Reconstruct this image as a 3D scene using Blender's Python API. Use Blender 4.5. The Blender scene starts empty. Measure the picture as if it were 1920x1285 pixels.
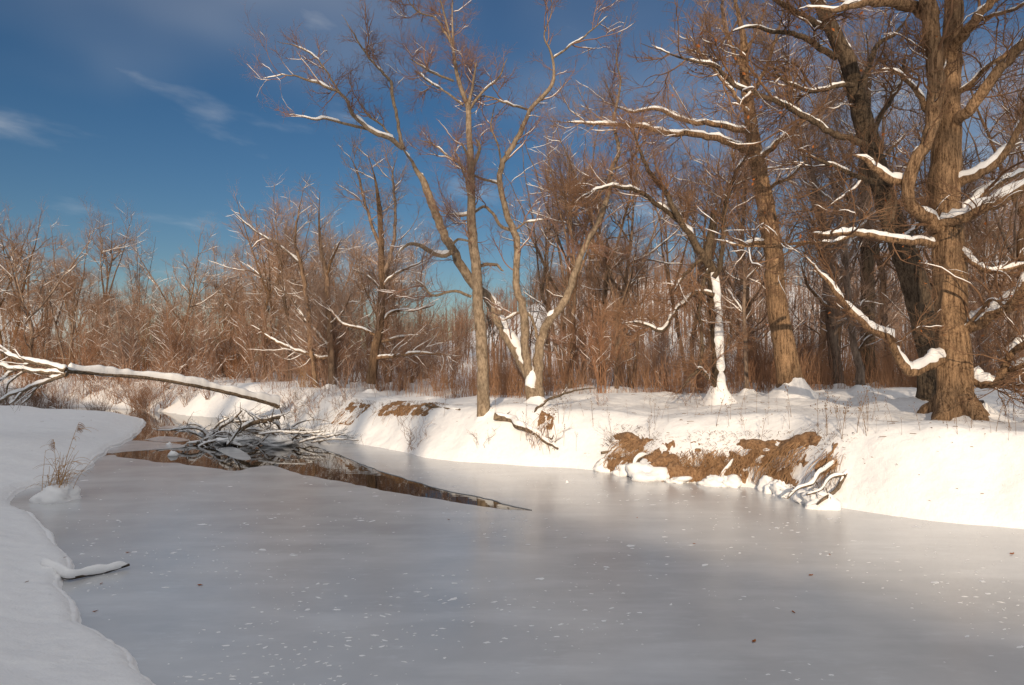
import bpy, math
import numpy as np
from mathutils import Vector
from mathutils.geometry import tessellate_polygon

# ------------------------------------------------------------------ camera, sky, sun, exposure
SC = bpy.context.scene
COL = SC.collection
F_PX, CX, CY, CAM_H, HOR = 1280.0, 960.0, 642.5, 2.0, 680.0
PITCH = math.atan((HOR - CY) / F_PX)
cam_d = bpy.data.cameras.new('camera'); cam = bpy.data.objects.new('camera', cam_d); COL.objects.link(cam)
cam_d.sensor_width = 36.0; cam_d.lens = 24.0; cam_d.clip_start = 0.05; cam_d.clip_end = 3000
cam.location = (0, 0, CAM_H); cam.rotation_euler = (math.pi / 2 + PITCH, 0, 0)
SC.camera = cam

SUN_EL, SUN_AZ = math.radians(15.0), math.radians(-7.0)      # azimuth measured from straight behind the camera, + to the right
to_sun = Vector((math.sin(SUN_AZ) * math.cos(SUN_EL), -math.cos(SUN_AZ) * math.cos(SUN_EL), math.sin(SUN_EL)))
W = bpy.data.worlds.new('World'); SC.world = W; W.use_nodes = True
wn, wl = W.node_tree.nodes, W.node_tree.links
wn.clear()
w_out = wn.new('ShaderNodeOutputWorld'); w_bg = wn.new('ShaderNodeBackground'); w_sky = wn.new('ShaderNodeTexSky')
w_sky.sky_type = 'NISHITA'; w_sky.sun_disc = False
w_sky.sun_elevation = SUN_EL; w_sky.sun_rotation = math.atan2(to_sun.x, to_sun.y)
w_sky.air_density = 1.0; w_sky.dust_density = 0.6; w_sky.ozone_density = 2.2; w_sky.altitude = 200
w_bg.inputs['Strength'].default_value = 0.062
FILL_CLOUD_AT, FILL_CLOUD_TURN = (19.967, 6.095, -10.62), math.radians(-26)  # bright cloud field set overhead and behind as added fill, view left clear
w_tc = wn.new('ShaderNodeTexCoord'); w_sep = wn.new('ShaderNodeSeparateXYZ')
wl.new(w_tc.outputs['Generated'], w_sep.inputs[0])
def wmath(op, a, b=None, c=None):
    n = wn.new('ShaderNodeMath'); n.operation = op
    for i, v in enumerate((a, b, c)):
        if v is None: continue
        if isinstance(v, (int, float)): n.inputs[i].default_value = v
        else: wl.new(v, n.inputs[i])
    return n.outputs[0]
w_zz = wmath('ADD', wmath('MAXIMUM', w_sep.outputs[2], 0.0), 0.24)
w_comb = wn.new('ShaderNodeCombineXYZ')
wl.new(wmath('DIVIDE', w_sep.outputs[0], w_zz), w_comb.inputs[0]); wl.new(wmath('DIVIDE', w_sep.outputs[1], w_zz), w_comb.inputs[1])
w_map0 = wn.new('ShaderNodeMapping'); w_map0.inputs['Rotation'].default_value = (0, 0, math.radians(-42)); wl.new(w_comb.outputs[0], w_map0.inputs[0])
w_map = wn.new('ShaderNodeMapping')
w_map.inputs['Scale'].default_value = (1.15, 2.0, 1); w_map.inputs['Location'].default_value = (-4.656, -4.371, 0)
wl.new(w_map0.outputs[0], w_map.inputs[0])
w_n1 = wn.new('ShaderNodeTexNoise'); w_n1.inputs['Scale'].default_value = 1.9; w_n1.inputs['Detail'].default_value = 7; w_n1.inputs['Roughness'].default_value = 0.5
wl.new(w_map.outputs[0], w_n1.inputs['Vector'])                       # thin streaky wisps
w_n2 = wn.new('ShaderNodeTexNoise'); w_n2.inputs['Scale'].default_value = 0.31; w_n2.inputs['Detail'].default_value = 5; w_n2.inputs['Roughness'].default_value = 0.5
w_map2 = wn.new('ShaderNodeMapping'); w_map2.inputs['Location'].default_value = FILL_CLOUD_AT; w_map2.inputs['Rotation'].default_value = (0, 0, FILL_CLOUD_TURN); wl.new(w_comb.outputs[0], w_map2.inputs[0])
wl.new(w_map2.outputs[0], w_n2.inputs['Vector'])                      # broad soft cloud banks, added mostly out of view to brighten the shade
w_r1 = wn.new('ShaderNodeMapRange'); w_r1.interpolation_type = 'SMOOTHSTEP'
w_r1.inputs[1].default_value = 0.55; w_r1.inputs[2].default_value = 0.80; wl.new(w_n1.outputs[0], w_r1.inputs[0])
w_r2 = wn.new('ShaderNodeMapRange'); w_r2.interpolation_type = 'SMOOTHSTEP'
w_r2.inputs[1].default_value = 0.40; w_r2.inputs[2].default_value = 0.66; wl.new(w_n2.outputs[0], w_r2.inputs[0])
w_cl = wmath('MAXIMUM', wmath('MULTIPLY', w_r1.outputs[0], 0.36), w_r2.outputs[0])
w_hsv = wn.new('ShaderNodeHueSaturation'); w_hsv.inputs['Hue'].default_value = 0.505; w_hsv.inputs['Saturation'].default_value = 1.27; w_hsv.inputs['Value'].default_value = 1.03
wl.new(w_sky.outputs[0], w_hsv.inputs['Color'])
w_mix = wn.new('ShaderNodeMix'); w_mix.data_type = 'RGBA'
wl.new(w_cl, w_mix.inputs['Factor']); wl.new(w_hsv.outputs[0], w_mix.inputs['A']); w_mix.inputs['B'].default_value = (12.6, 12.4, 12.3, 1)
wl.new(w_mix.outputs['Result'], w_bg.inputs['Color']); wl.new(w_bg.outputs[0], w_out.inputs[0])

sun_d = bpy.data.lights.new('sun', 'SUN'); sun = bpy.data.objects.new('sun', sun_d); COL.objects.link(sun)
sun_d.energy = 3.9; sun_d.angle = math.radians(0.55); sun_d.color = (1.0, 0.80, 0.58)
sun.rotation_euler = (-to_sun).to_track_quat('-Z', 'Y').to_euler(); sun.location = to_sun * 60
SC.view_settings.view_transform = 'Standard'; SC.view_settings.look = 'None'
SC.view_settings.exposure = 0.0; SC.view_settings.gamma = 1.0; SC.view_settings.use_curve_mapping = False
SC.render.engine = 'CYCLES'; SC.cycles.max_bounces = 4; SC.cycles.diffuse_bounces = 3; SC.cycles.glossy_bounces = 2; SC.cycles.transmission_bounces = 0; SC.cycles.transparent_max_bounces = 2
SC.cycles.use_denoising = True; SC.cycles.denoiser = 'OPENIMAGEDENOISE'

RNG = np.random.default_rng(11)

# ------------------------------------------------------------------ helpers: authoring rays, numpy noise, meshes, materials
def at(px, py, Y):
    u, v = (px - CX) / F_PX, (CY - py) / F_PX
    d = np.array([u, math.cos(PITCH) - v * math.sin(PITCH), math.sin(PITCH) + v * math.cos(PITCH)])
    return np.array([0, 0, CAM_H]) + d * (Y / d[1])
def on_ice(px, py):
    u, v = (px - CX) / F_PX, (CY - py) / F_PX
    d = np.array([u, math.cos(PITCH) - v * math.sin(PITCH), math.sin(PITCH) + v * math.cos(PITCH)])
    return (d * (-CAM_H / d[2]))[:2]
def sstep(a, b, x):
    t = np.clip((x - a) / (b - a), 0, 1); return t * t * (3 - 2 * t)
def hash3(ix, iy, iz):
    h = (ix * 374761393 + iy * 668265263 + iz * 2147483647) & 0xffffffff
    h = ((h ^ (h >> 13)) * 1274126177) & 0xffffffff
    return ((h ^ (h >> 16)) & 0xffff) / 65535.0
def vnoise(x, y, z=0.0):
    x, y, z = np.broadcast_arrays(np.asarray(x, float), np.asarray(y, float), np.asarray(z, float))
    ix, iy, iz = np.floor(x).astype(np.int64), np.floor(y).astype(np.int64), np.floor(z).astype(np.int64)
    fx, fy, fz = x - ix, y - iy, z - iz
    fx, fy, fz = fx * fx * (3 - 2 * fx), fy * fy * (3 - 2 * fy), fz * fz * (3 - 2 * fz)
    r = 0
    for dx in (0, 1):
        for dy in (0, 1):
            for dz in (0, 1):
                w = (fx if dx else 1 - fx) * (fy if dy else 1 - fy) * (fz if dz else 1 - fz)
                r = r + w * hash3(ix + dx, iy + dy, iz + dz)
    return r * 2 - 1
def fbm(x, y, z=0.0, o=4):
    r, a = 0, 1.0
    for k in range(o):
        r = r + a * vnoise(np.asarray(x) * 2 ** k + 17.3 * k, np.asarray(y) * 2 ** k - 9.1 * k, np.asarray(z) * 2 ** k + 3.7 * k); a *= 0.5
    return r

def mesh_np(name, V, Q=None, T=None, smooth=True):
    me = bpy.data.meshes.new(name)
    V = np.asarray(V, np.float32); me.vertices.add(len(V)); me.vertices.foreach_set('co', V.ravel())
    Q = np.zeros((0, 4), np.int32) if Q is None else np.asarray(Q, np.int32).reshape(-1, 4)
    T = np.zeros((0, 3), np.int32) if T is None else np.asarray(T, np.int32).reshape(-1, 3)
    loops = np.concatenate([Q.ravel(), T.ravel()])
    me.loops.add(len(loops)); me.loops.foreach_set('vertex_index', loops)
    starts = np.concatenate([np.arange(len(Q)) * 4, len(Q) * 4 + np.arange(len(T)) * 3]).astype(np.int32)
    me.polygons.add(len(starts)); me.polygons.foreach_set('loop_start', starts)
    me.polygons.foreach_set('use_smooth', np.full(len(starts), smooth))
    me.update(calc_edges=True)
    return me
def obj(name, me, m=None, parent=None, **props):
    o = bpy.data.objects.new(name, me); COL.objects.link(o)
    if me is not None and m is not None and not me.materials: me.materials.append(m)
    if parent is not None: o.parent = parent
    for k, v in props.items(): o[k] = v
    return o
def thing(name, loc, label, cat, group=None):
    o = bpy.data.objects.new(name, None); COL.objects.link(o); o.location = loc; o.empty_display_size = 0.2
    o['label'] = label; o['category'] = cat
    if group: o['group'] = group
    return o
def copy_tree(root, loc, rz=0.0, s=1.0, label=None, group=None, tilt=(0, 0)):
    c = root.copy(); COL.objects.link(c); c.location = loc; c.rotation_euler = (tilt[0], tilt[1], rz); c.scale = (s, s, s)
    if label: c['label'] = label
    if group: c['group'] = group
    for ch in root.children:
        d = ch.copy(); COL.objects.link(d); d.parent = c
        for g in ch.children:
            e = g.copy(); COL.objects.link(e); e.parent = d
    return c

class Geo:
    """collects quads/triangles and becomes one mesh"""
    def __init__(self): self.V, self.Q, self.T, self.n = [], [], [], 0
    def add(self, V, Q=None, T=None):
        if len(V) == 0: return
        self.V.append(np.asarray(V, float).reshape(-1, 3))
        if Q is not None and len(Q): self.Q.append(np.asarray(Q).reshape(-1, 4) + self.n)
        if T is not None and len(T): self.T.append(np.asarray(T).reshape(-1, 3) + self.n)
        self.n += len(self.V[-1])
    def mesh(self, name, smooth=True, origin=None):
        V = np.concatenate(self.V) if self.V else np.zeros((0, 3))
        if origin is not None: V = V - np.asarray(origin)
        return mesh_np(name, V, np.concatenate(self.Q) if self.Q else None, np.concatenate(self.T) if self.T else None, smooth)

def frames(P):
    T = np.gradient(P, axis=1); T /= np.linalg.norm(T, axis=2, keepdims=True) + 1e-9
    mean = P[:, -1] - P[:, 0]; mean /= np.linalg.norm(mean, axis=1, keepdims=True) + 1e-9
    ref = np.where(np.abs(mean[:, 2:3]) < 0.8, np.array([[0., 0., 1.]]), np.array([[0.96, 0.28, 0.]]))
    N = ref[:, None] - np.sum(ref[:, None] * T, axis=2, keepdims=True) * T
    N /= np.linalg.norm(N, axis=2, keepdims=True) + 1e-9
    return T, N, np.cross(T, N)
def tube_faces(n, k, s):
    b = (np.arange(n) * k * s)[:, None, None]; r = (np.arange(k - 1) * s)[None, :, None]; j = np.arange(s)[None, None, :]; j2 = (j + 1) % s
    return np.stack([b + r + j, b + r + j2, b + r + s + j2, b + r + s + j], axis=-1).reshape(-1, 4)
def tubes(geo, P, R, s, rough=0.0, caps=False, seed=0.0):
    P = np.asarray(P, float); R = np.asarray(R, float)
    if P.ndim == 2: P, R = P[None], R[None]
    n, k = R.shape
    T, N, B = frames(P)
    th = np.arange(s) * 2 * math.pi / s
    rr = R[:, :, None] * np.ones(s)
    if rough:
        arc = np.cumsum(np.r_[0, np.linalg.norm(np.diff(P[0], axis=0), axis=1)])
        a = arc[:, None] / max(R.max() * 2, 0.05)
        rr = rr * (1 + rough * fbm(np.cos(th)[None] * 1.6 + seed, np.sin(th)[None] * 1.6 + a * 0.55, a * 0.6, 3)[None])
    ring = P[:, :, None] + rr[..., None] * (np.cos(th)[None, None, :, None] * N[:, :, None] + np.sin(th)[None, None, :, None] * B[:, :, None])
    Q = tube_faces(n, k, s)
    geo.add(ring.reshape(-1, 3), Q)
    if caps:
        for row in (0, k - 1):
            base = geo.n
            geo.add(np.concatenate([ring[:, row].reshape(-1, 3), P[:, row]]), None,
                    np.concatenate([[[i * s + j, i * s + (j + 1) % s, n * s + i] for j in range(s)] for i in range(n)]))
def snow_caps(geo, P, R, depth, s=8, cover=0.75, hmin=0.35, rng=RNG, width=0.95, freq=3.0, ratio=1.6):
    """loose snow lying along the upper side of the branches; shrinks into the bark where a branch turns steep"""
    P = np.asarray(P, float); R = np.asarray(R, float)
    if P.ndim == 2: P, R = P[None], R[None]
    n, k = R.shape
    T = np.gradient(P, axis=1); T /= np.linalg.norm(T, axis=2, keepdims=True) + 1e-9
    up = np.array([0, 0, 1.0]) - T[..., 2:3] * T; hz = np.linalg.norm(up, axis=2); up /= hz[..., None] + 1e-6
    S = np.cross(T, up)
    seg = np.concatenate([np.zeros((n, 1)), np.cumsum(np.linalg.norm(np.diff(P, axis=1), axis=2), axis=1)], axis=1)
    ph = rng.uniform(0, 500, (n, 1))
    gap = vnoise(seg * freq * 0.45 + ph, ph * 0.37); lump = vnoise(seg * freq * 2 + ph * 1.3, 5.5) * 0.5 + vnoise(seg * freq * 5 + ph * 1.7, 2.2) * 0.3
    m = sstep(hmin, hmin + 0.3, hz) * sstep(-cover - 0.12, -cover + 0.28, gap) * (1 + 0.6 * lump)
    ends = np.minimum(sstep(0, 0.06, seg), sstep(0, 0.08, seg[:, -1:] - seg)) ** 0.5
    m = np.clip(m * ends, 0, 1.5)
    dep = np.minimum(depth, R * ratio + 0.006)
    a = R * width * np.minimum(m, 1.08); b = (R * 0.55 + dep * 0.62) * m
    c = P + up * (R * 0.42 + dep * 0.35 * m)[..., None] * np.clip(m * 1.5, 0.1, 1)[..., None]
    th = np.arange(s) * 2 * math.pi / s
    ring = c[:, :, None] + (a[..., None] * np.cos(th))[..., None] * S[:, :, None] + (b[..., None] * np.sin(th))[..., None] * up[:, :, None]
    geo.add(ring.reshape(-1, 3), tube_faces(n, k, s))

def resample(pts, n):
    """Catmull-Rom through pts (m, c), n points even in arc length"""
    p = np.asarray(pts, float)
    if len(p) == 2: return p[0] + (p[1] - p[0]) * np.linspace(0, 1, n)[:, None]
    q = np.concatenate([[2 * p[0] - p[1]], p, [2 * p[-1] - p[-2]]]); out = []
    for i in range(1, len(q) - 2):
        t = np.linspace(0, 1, 12, endpoint=False)[:, None]
        a, b, c, d = q[i - 1], q[i], q[i + 1], q[i + 2]
        out.append(0.5 * (2 * b + (c - a) * t + (2 * a - 5 * b + 4 * c - d) * t ** 2 + (3 * b - a - 3 * c + d) * t ** 3))
    out = np.concatenate(out + [p[-1:]])
    L = np.concatenate([[0], np.cumsum(np.linalg.norm(np.diff(out[:, :3], axis=0), axis=1))])
    u = np.linspace(0, L[-1], n)
    return np.stack([np.interp(u, L, out[:, c]) for c in range(out.shape[1])], axis=1)

def grow(P, R, n, length, angle, k, r0, up=0.0, wob=0.12, tmin=0.15, tmax=1.0, tip=0.35, rng=RNG, taper_len=0.45, ratio=0.75, lw=None):
    """n side branches sprouting from the parent polylines P (m, kp, 3), R (m, kp)"""
    m, kp = R.shape
    L = np.linalg.norm(np.diff(P, axis=1), axis=2).sum(1)
    w = L if lw is None else lw
    i = rng.choice(m, n, p=w / w.sum()); t = rng.uniform(tmin, tmax, n) * (kp - 1) * 0.999
    j = t.astype(int); f = (t - j)[:, None]
    pos = P[i, j] * (1 - f) + P[i, j + 1] * f
    rad = R[i, j] * (1 - f[:, 0]) + R[i, j + 1] * f[:, 0]
    T = P[i, j + 1] - P[i, j]; T /= np.linalg.norm(T, axis=1, keepdims=True) + 1e-9
    v = rng.normal(size=(n, 3)); v[:, 2] += 0.25; v -= np.sum(v * T, axis=1, keepdims=True) * T; v /= np.linalg.norm(v, axis=1, keepdims=True) + 1e-9
    a = rng.uniform(angle[0], angle[1], n)[:, None]
    D = T * np.cos(a) + v * np.sin(a)
    ln = rng.uniform(length[0], length[1], n) * (1 - taper_len * t / (kp - 1))
    rr = np.minimum(r0 * (0.5 + 0.5 * ln / length[1]), rad * ratio)
    out = [pos]
    for s in range(k - 1):
        pos = pos + D * (ln / (k - 1))[:, None]; out.append(pos)
        D = D + rng.normal(size=(n, 3)) * wob; D[:, 2] += up; D /= np.linalg.norm(D, axis=1, keepdims=True)
    return np.stack(out, axis=1), rr[:, None] * np.linspace(1, tip, k)[None]

# ---- materials
def new_mat(name):
    m = bpy.data.materials.new(name); m.use_nodes = True
    return m, m.node_tree.nodes, m.node_tree.links, m.node_tree.nodes['Principled BSDF']
def noise_node(nd, lk, scale, detail=4, rough=0.55, vec=None, stretch=None, obj_coords=True):
    tc = nd.new('ShaderNodeTexCoord'); src = tc.outputs['Object']
    if stretch:
        mp = nd.new('ShaderNodeMapping'); mp.inputs['Scale'].default_value = stretch; lk.new(src, mp.inputs[0]); src = mp.outputs[0]
    n = nd.new('ShaderNodeTexNoise'); n.inputs['Scale'].default_value = scale; n.inputs['Detail'].default_value = detail; n.inputs['Roughness'].default_value = rough
    lk.new(src, n.inputs['Vector']); return n
def ramp(nd, lk, src, stops):
    r = nd.new('ShaderNodeValToRGB'); e = r.color_ramp.elements
    while len(e) < len(stops): e.new(0.5)
    for x, (p, c) in zip(e, stops): x.position = p; x.color = (*c, 1)
    lk.new(src, r.inputs[0]); return r
def bump(nd, lk, src, bsdf, strength, dist):
    b = nd.new('ShaderNodeBump'); b.inputs['Strength'].default_value = strength; b.inputs['Distance'].default_value = dist
    lk.new(src, b.inputs['Height']); lk.new(b.outputs[0], bsdf.inputs['Normal']); return b
def bark_mat(name, dark, light, furrow=9.0, stretch=(1, 1, 0.16), relief=0.03, vary=0.0):
    m, nd, lk, p = new_mat(name)
    n1 = noise_node(nd, lk, furrow, 5, 0.6, stretch=stretch); n2 = noise_node(nd, lk, 2.3, 3)
    n3 = noise_node(nd, lk, furrow * 2.6, 3, 0.6, stretch=(1, 1, 0.35)); av = nd.new('ShaderNodeMath'); av.operation = 'MULTIPLY_ADD'; av.inputs[1].default_value = 0.38; lk.new(n3.outputs[0], av.inputs[0]); sc_ = nd.new('ShaderNodeMath'); sc_.operation = 'MULTIPLY'; sc_.inputs[1].default_value = 0.62; lk.new(n1.outputs[0], sc_.inputs[0]); lk.new(sc_.outputs[0], av.inputs[2]); n1 = av
    r = ramp(nd, lk, n1.outputs[0], [(0.40, dark), (0.58, light)])
    mx = nd.new('ShaderNodeMix'); mx.data_type = 'RGBA'; mx.blend_type = 'MULTIPLY'; mx.inputs['Factor'].default_value = 0.8
    r2 = ramp(nd, lk, n2.outputs[0], [(0.3, (0.62, 0.62, 0.62)), (0.7, (1.15, 1.12, 1.08))])
    lk.new(r.outputs[0], mx.inputs['A']); lk.new(r2.outputs[0], mx.inputs['B'])
    last = mx.outputs['Result']
    if vary:
        oi = nd.new('ShaderNodeObjectInfo'); h = nd.new('ShaderNodeHueSaturation')
        mr = nd.new('ShaderNodeMapRange'); mr.inputs[3].default_value = 1 - vary; mr.inputs[4].default_value = 1 + vary
        lk.new(oi.outputs['Random'], mr.inputs[0]); lk.new(mr.outputs[0], h.inputs['Value']); wn_ = nd.new('ShaderNodeTexWhiteNoise'); wn_.noise_dimensions = '1D'; lk.new(oi.outputs['Random'], wn_.inputs['W']); ms = nd.new('ShaderNodeMapRange'); ms.inputs[3].default_value = 0.7; ms.inputs[4].default_value = 1.1; lk.new(wn_.outputs['Value'], ms.inputs[0]); lk.new(ms.outputs[0], h.inputs['Saturation']); lk.new(last, h.inputs['Color']); last = h.outputs[0]
    lk.new(last, p.inputs['Base Color']); p.inputs['Roughness'].default_value = 0.9; p.inputs['Specular IOR Level'].default_value = 0.2
    if relief: bump(nd, lk, n1.outputs[0], p, 0.9, relief)
    return m
def plain_mat(name, a, b, scale=3.0, rough=0.85, vary=0.0):
    m, nd, lk, p = new_mat(name)
    n = noise_node(nd, lk, scale, 2); r = ramp(nd, lk, n.outputs[0], [(0.3, a), (0.7, b)]); last = r.outputs[0]
    if vary:
        oi = nd.new('ShaderNodeObjectInfo'); h = nd.new('ShaderNodeHueSaturation')
        mr = nd.new('ShaderNodeMapRange'); mr.inputs[3].default_value = 1 - vary; mr.inputs[4].default_value = 1 + vary
        lk.new(oi.outputs['Random'], mr.inputs[0]); lk.new(mr.outputs[0], h.inputs['Value']); wn_ = nd.new('ShaderNodeTexWhiteNoise'); wn_.noise_dimensions = '1D'; lk.new(oi.outputs['Random'], wn_.inputs['W']); ms = nd.new('ShaderNodeMapRange'); ms.inputs[3].default_value = 0.7; ms.inputs[4].default_value = 1.1; lk.new(wn_.outputs['Value'], ms.inputs[0]); lk.new(ms.outputs[0], h.inputs['Saturation']); lk.new(last, h.inputs['Color']); last = h.outputs[0]
    lk.new(last, p.inputs['Base Color']); p.inputs['Roughness'].default_value = rough; p.inputs['Specular IOR Level'].default_value = 0.2
    return m
def snow_mat(name, fine=0.012, ground=False):
    m, nd, lk, p = new_mat(name)
    n1 = noise_node(nd, lk, 55, 3, 0.6); n2 = noise_node(nd, lk, 7, 4, 0.5)
    add = nd.new('ShaderNodeMath'); add.operation = 'MULTIPLY_ADD'; add.inputs[1].default_value = 0.2
    lk.new(n1.outputs[0], add.inputs[0]); lk.new(n2.outputs[0], add.inputs[2])
    bump(nd, lk, add.outputs[0], p, 0.7, fine * 3.0)
    col = ramp(nd, lk, n2.outputs[0], [(0.2, (0.83, 0.83, 0.84)), (0.8, (0.9, 0.895, 0.89))])
    last = col.outputs[0]
    if ground:   # mud on the creek bed
        g = nd.new('ShaderNodeNewGeometry'); sp = nd.new('ShaderNodeSeparateXYZ'); lk.new(g.outputs['Position'], sp.inputs[0])
        mr = nd.new('ShaderNodeMapRange'); mr.inputs[1].default_value = -0.03; mr.inputs[2].default_value = -0.06; lk.new(sp.outputs[2], mr.inputs[0])
        mx = nd.new('ShaderNodeMix'); mx.data_type = 'RGBA'; lk.new(mr.outputs[0], mx.inputs['Factor']); lk.new(last, mx.inputs['A']); mx.inputs['B'].default_value = (0.05, 0.035, 0.022, 1)
        last = mx.outputs['Result']
    lk.new(last, p.inputs['Base Color']); p.inputs['Roughness'].default_value = 0.62; p.inputs['Specular IOR Level'].default_value = 0.3
    return m
M = {}
M['snow'] = snow_mat('snow_ground', ground=True); M['snowcap'] = snow_mat('snow_cap', 0.006)
M['oak'] = bark_mat('oak_bark', (0.09, 0.052, 0.029), (0.37, 0.24, 0.14), 26, (1, 1, 0.12), 0.04)
M['dark_oak'] = bark_mat('dark_oak_bark', (0.045, 0.032, 0.022), (0.17, 0.125, 0.085), 26, (1, 1, 0.12), 0.04)
M['alder'] = bark_mat('alder_bark', (0.17, 0.125, 0.085), (0.36, 0.28, 0.20), 16, (1, 1, 0.55), 0.012)
M['bark'] = bark_mat('wood_bark', (0.11, 0.066, 0.04), (0.30, 0.195, 0.12), 14, (1, 1, 0.2), 0.02, vary=0.3)
M['twig'] = plain_mat('twig_bark', (0.24, 0.135, 0.083), (0.41, 0.255, 0.163), 2.0, vary=0.2)
M['oaktwig'] = plain_mat('oak_twig_bark', (0.12, 0.066, 0.038), (0.26, 0.15, 0.086), 2.0)
M['redtwig'] = plain_mat('red_alder_twig', (0.21, 0.115, 0.085), (0.36, 0.22, 0.16), 2.0)
M['shrub'] = plain_mat('shrub_stem', (0.24, 0.122, 0.07), (0.41, 0.235, 0.14), 0.8, vary=0.25)
M['reed'] = plain_mat('dry_reed', (0.30, 0.155, 0.088), (0.50, 0.30, 0.18), 0.6)
M['straw'] = plain_mat('golden_reed', (0.42, 0.24, 0.115), (0.58, 0.37, 0.19), 0.6)
M['weed'] = plain_mat('dry_weed', (0.16, 0.10, 0.06), (0.30, 0.20, 0.12), 3)
M['deadwood'] = bark_mat('dead_wood', (0.07, 0.05, 0.035), (0.24, 0.18, 0.125), 18, (1, 1, 1), 0.012)
M['wetwood'] = bark_mat('wet_wood', (0.025, 0.019, 0.014), (0.10, 0.075, 0.055), 18, (1, 1, 1), 0.012)
M['root'] = plain_mat('root_fibre', (0.25, 0.14, 0.07), (0.46, 0.285, 0.155), 4)
M['leaf'] = plain_mat('dead_leaf', (0.24, 0.07, 0.02), (0.42, 0.15, 0.04), 20)
M['farwood'] = plain_mat('far_wood', (0.22, 0.13, 0.09), (0.34, 0.22, 0.155), 0.05)
def earth_material():
    m, nd, lk, p = new_mat('bare_earth')
    n1 = noise_node(nd, lk, 22, 6, 0.7); n2 = noise_node(nd, lk, 5, 3)
    r = ramp(nd, lk, n1.outputs[0], [(0.30, (0.085, 0.045, 0.021)), (0.5, (0.27, 0.15, 0.074)), (0.72, (0.44, 0.28, 0.155))])
    lk.new(r.outputs[0], p.inputs['Base Color']); p.inputs['Roughness'].default_value = 0.95
    bump(nd, lk, n1.outputs[0], p, 1.0, 0.03); return m
M['earth'] = earth_material()
def ice_material():
    m, nd, lk, p = new_mat('pond_ice')
    n1 = noise_node(nd, lk, 0.55, 5, 0.6); n2 = noise_node(nd, lk, 130, 2, 0.6); n3 = noise_node(nd, lk, 9, 5, 0.7, stretch=(0.5, 1.6, 1))
    n4 = noise_node(nd, lk, 1.7, 4, 0.6)
    base = ramp(nd, lk, n1.outputs[0], [(0.3, (0.46, 0.47, 0.485)), (0.7, (0.61, 0.61, 0.61))])
    fr = ramp(nd, lk, n3.outputs[0], [(0.50, (0, 0, 0)), (0.75, (1, 1, 1))])
    fr2 = ramp(nd, lk, n4.outputs[0], [(0.48, (0, 0, 0)), (0.72, (1, 1, 1))])
    mu = nd.new('ShaderNodeMath'); mu.operation = 'MULTIPLY'; lk.new(fr.outputs[0], mu.inputs[0]); lk.new(fr2.outputs[0], mu.inputs[1])
    mu2 = nd.new('ShaderNodeMath'); mu2.operation = 'MULTIPLY'; lk.new(mu.outputs[0], mu2.inputs[0]); mu2.inputs[1].default_value = 0.9
    mx = nd.new('ShaderNodeMix'); mx.data_type = 'RGBA'; lk.new(mu2.outputs[0], mx.inputs['Factor']); lk.new(base.outputs[0], mx.inputs['A']); mx.inputs['B'].default_value = (0.72, 0.74, 0.76, 1)
    n5 = noise_node(nd, lk, 1.15, 5, 0.62, stretch=(0.4, 1.5, 1)); st_ = ramp(nd, lk, n5.outputs[0], [(0.47, (0, 0, 0)), (0.70, (0.42, 0.42, 0.42))])
    mx2 = nd.new('ShaderNodeMix'); mx2.data_type = 'RGBA'; lk.new(st_.outputs[0], mx2.inputs['Factor']); lk.new(mx.outputs['Result'], mx2.inputs['A']); mx2.inputs['B'].default_value = (0.80, 0.81, 0.82, 1); mx = mx2
    lk.new(mx.outputs['Result'], p.inputs['Base Color'])
    rr = nd.new('ShaderNodeMapRange'); lk.new(n1.outputs[0], rr.inputs[0]); rr.inputs[1].default_value = 0.3; rr.inputs[2].default_value = 0.7; rr.inputs[3].default_value = 0.16; rr.inputs[4].default_value = 0.27
    lk.new(rr.outputs[0], p.inputs['Roughness']); p.inputs['IOR'].default_value = 1.6
    bump(nd, lk, n2.outputs[0], p, 0.25, 0.002); return m
M['ice'] = ice_material()
def water_material():
    m, nd, lk, p = new_mat('open_water')
    p.inputs['Base Color'].default_value = (0.018, 0.013, 0.009, 1); p.inputs['Roughness'].default_value = 0.02; p.inputs['IOR'].default_value = 1.38
    n = noise_node(nd, lk, 3.0, 2, stretch=(0.6, 1.5, 1)); bump(nd, lk, n.outputs[0], p, 0.05, 0.02); return m
M['water'] = water_material()

# ------------------------------------------------------------------ the creek outline and the ground
far_px = [(1920, 993), (1850, 985), (1760, 977), (1680, 967), (1600, 955), (1545, 946), (1490, 935), (1440, 920), (1400, 913), (1330, 908), (1220, 899), (1150, 888),
          (1090, 879), (1000, 875), (900, 868), (820, 862), (750, 847), (690, 835), (640, 828), (590, 822), (545, 812), (505, 799), (455, 789), (410, 783), (350, 778)]
left_px = [(262, 786), (268, 800), (262, 810), (235, 830), (205, 843), (190, 856), (176, 870), (160, 885), (120, 898), (75, 912), (45, 920), (22, 938), (32, 955), (55, 967),
           (78, 985), (105, 1010), (128, 1040), (148, 1066), (136, 1082), (121, 1102), (136, 1126), (143, 1152), (146, 1182), (182, 1196), (216, 1216), (246, 1238), (258, 1264), (300, 1287)]
far_w = [(40, -4.5), (22, 1.2), (12.5, 5.2), (8.6, 7.1)] + [tuple(on_ice(*p)) for p in far_px] + [(-15, 28.6), (-20, 31.5), (-30, 34.5), (-60, 38)]
left_w = [(-60, 34.5), (-30, 31), (-20.5, 28.2), (-15.5, 25.6)] + [tuple(on_ice(*p)) for p in left_px] + [(-1.15, 3.2), (0.1, 2.2), (2.5, 1.0), (8, -2.0), (20, -8), (40, -15)]
FAR = resample(far_w, 420); LEFT = resample(left_w, 420)
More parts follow.
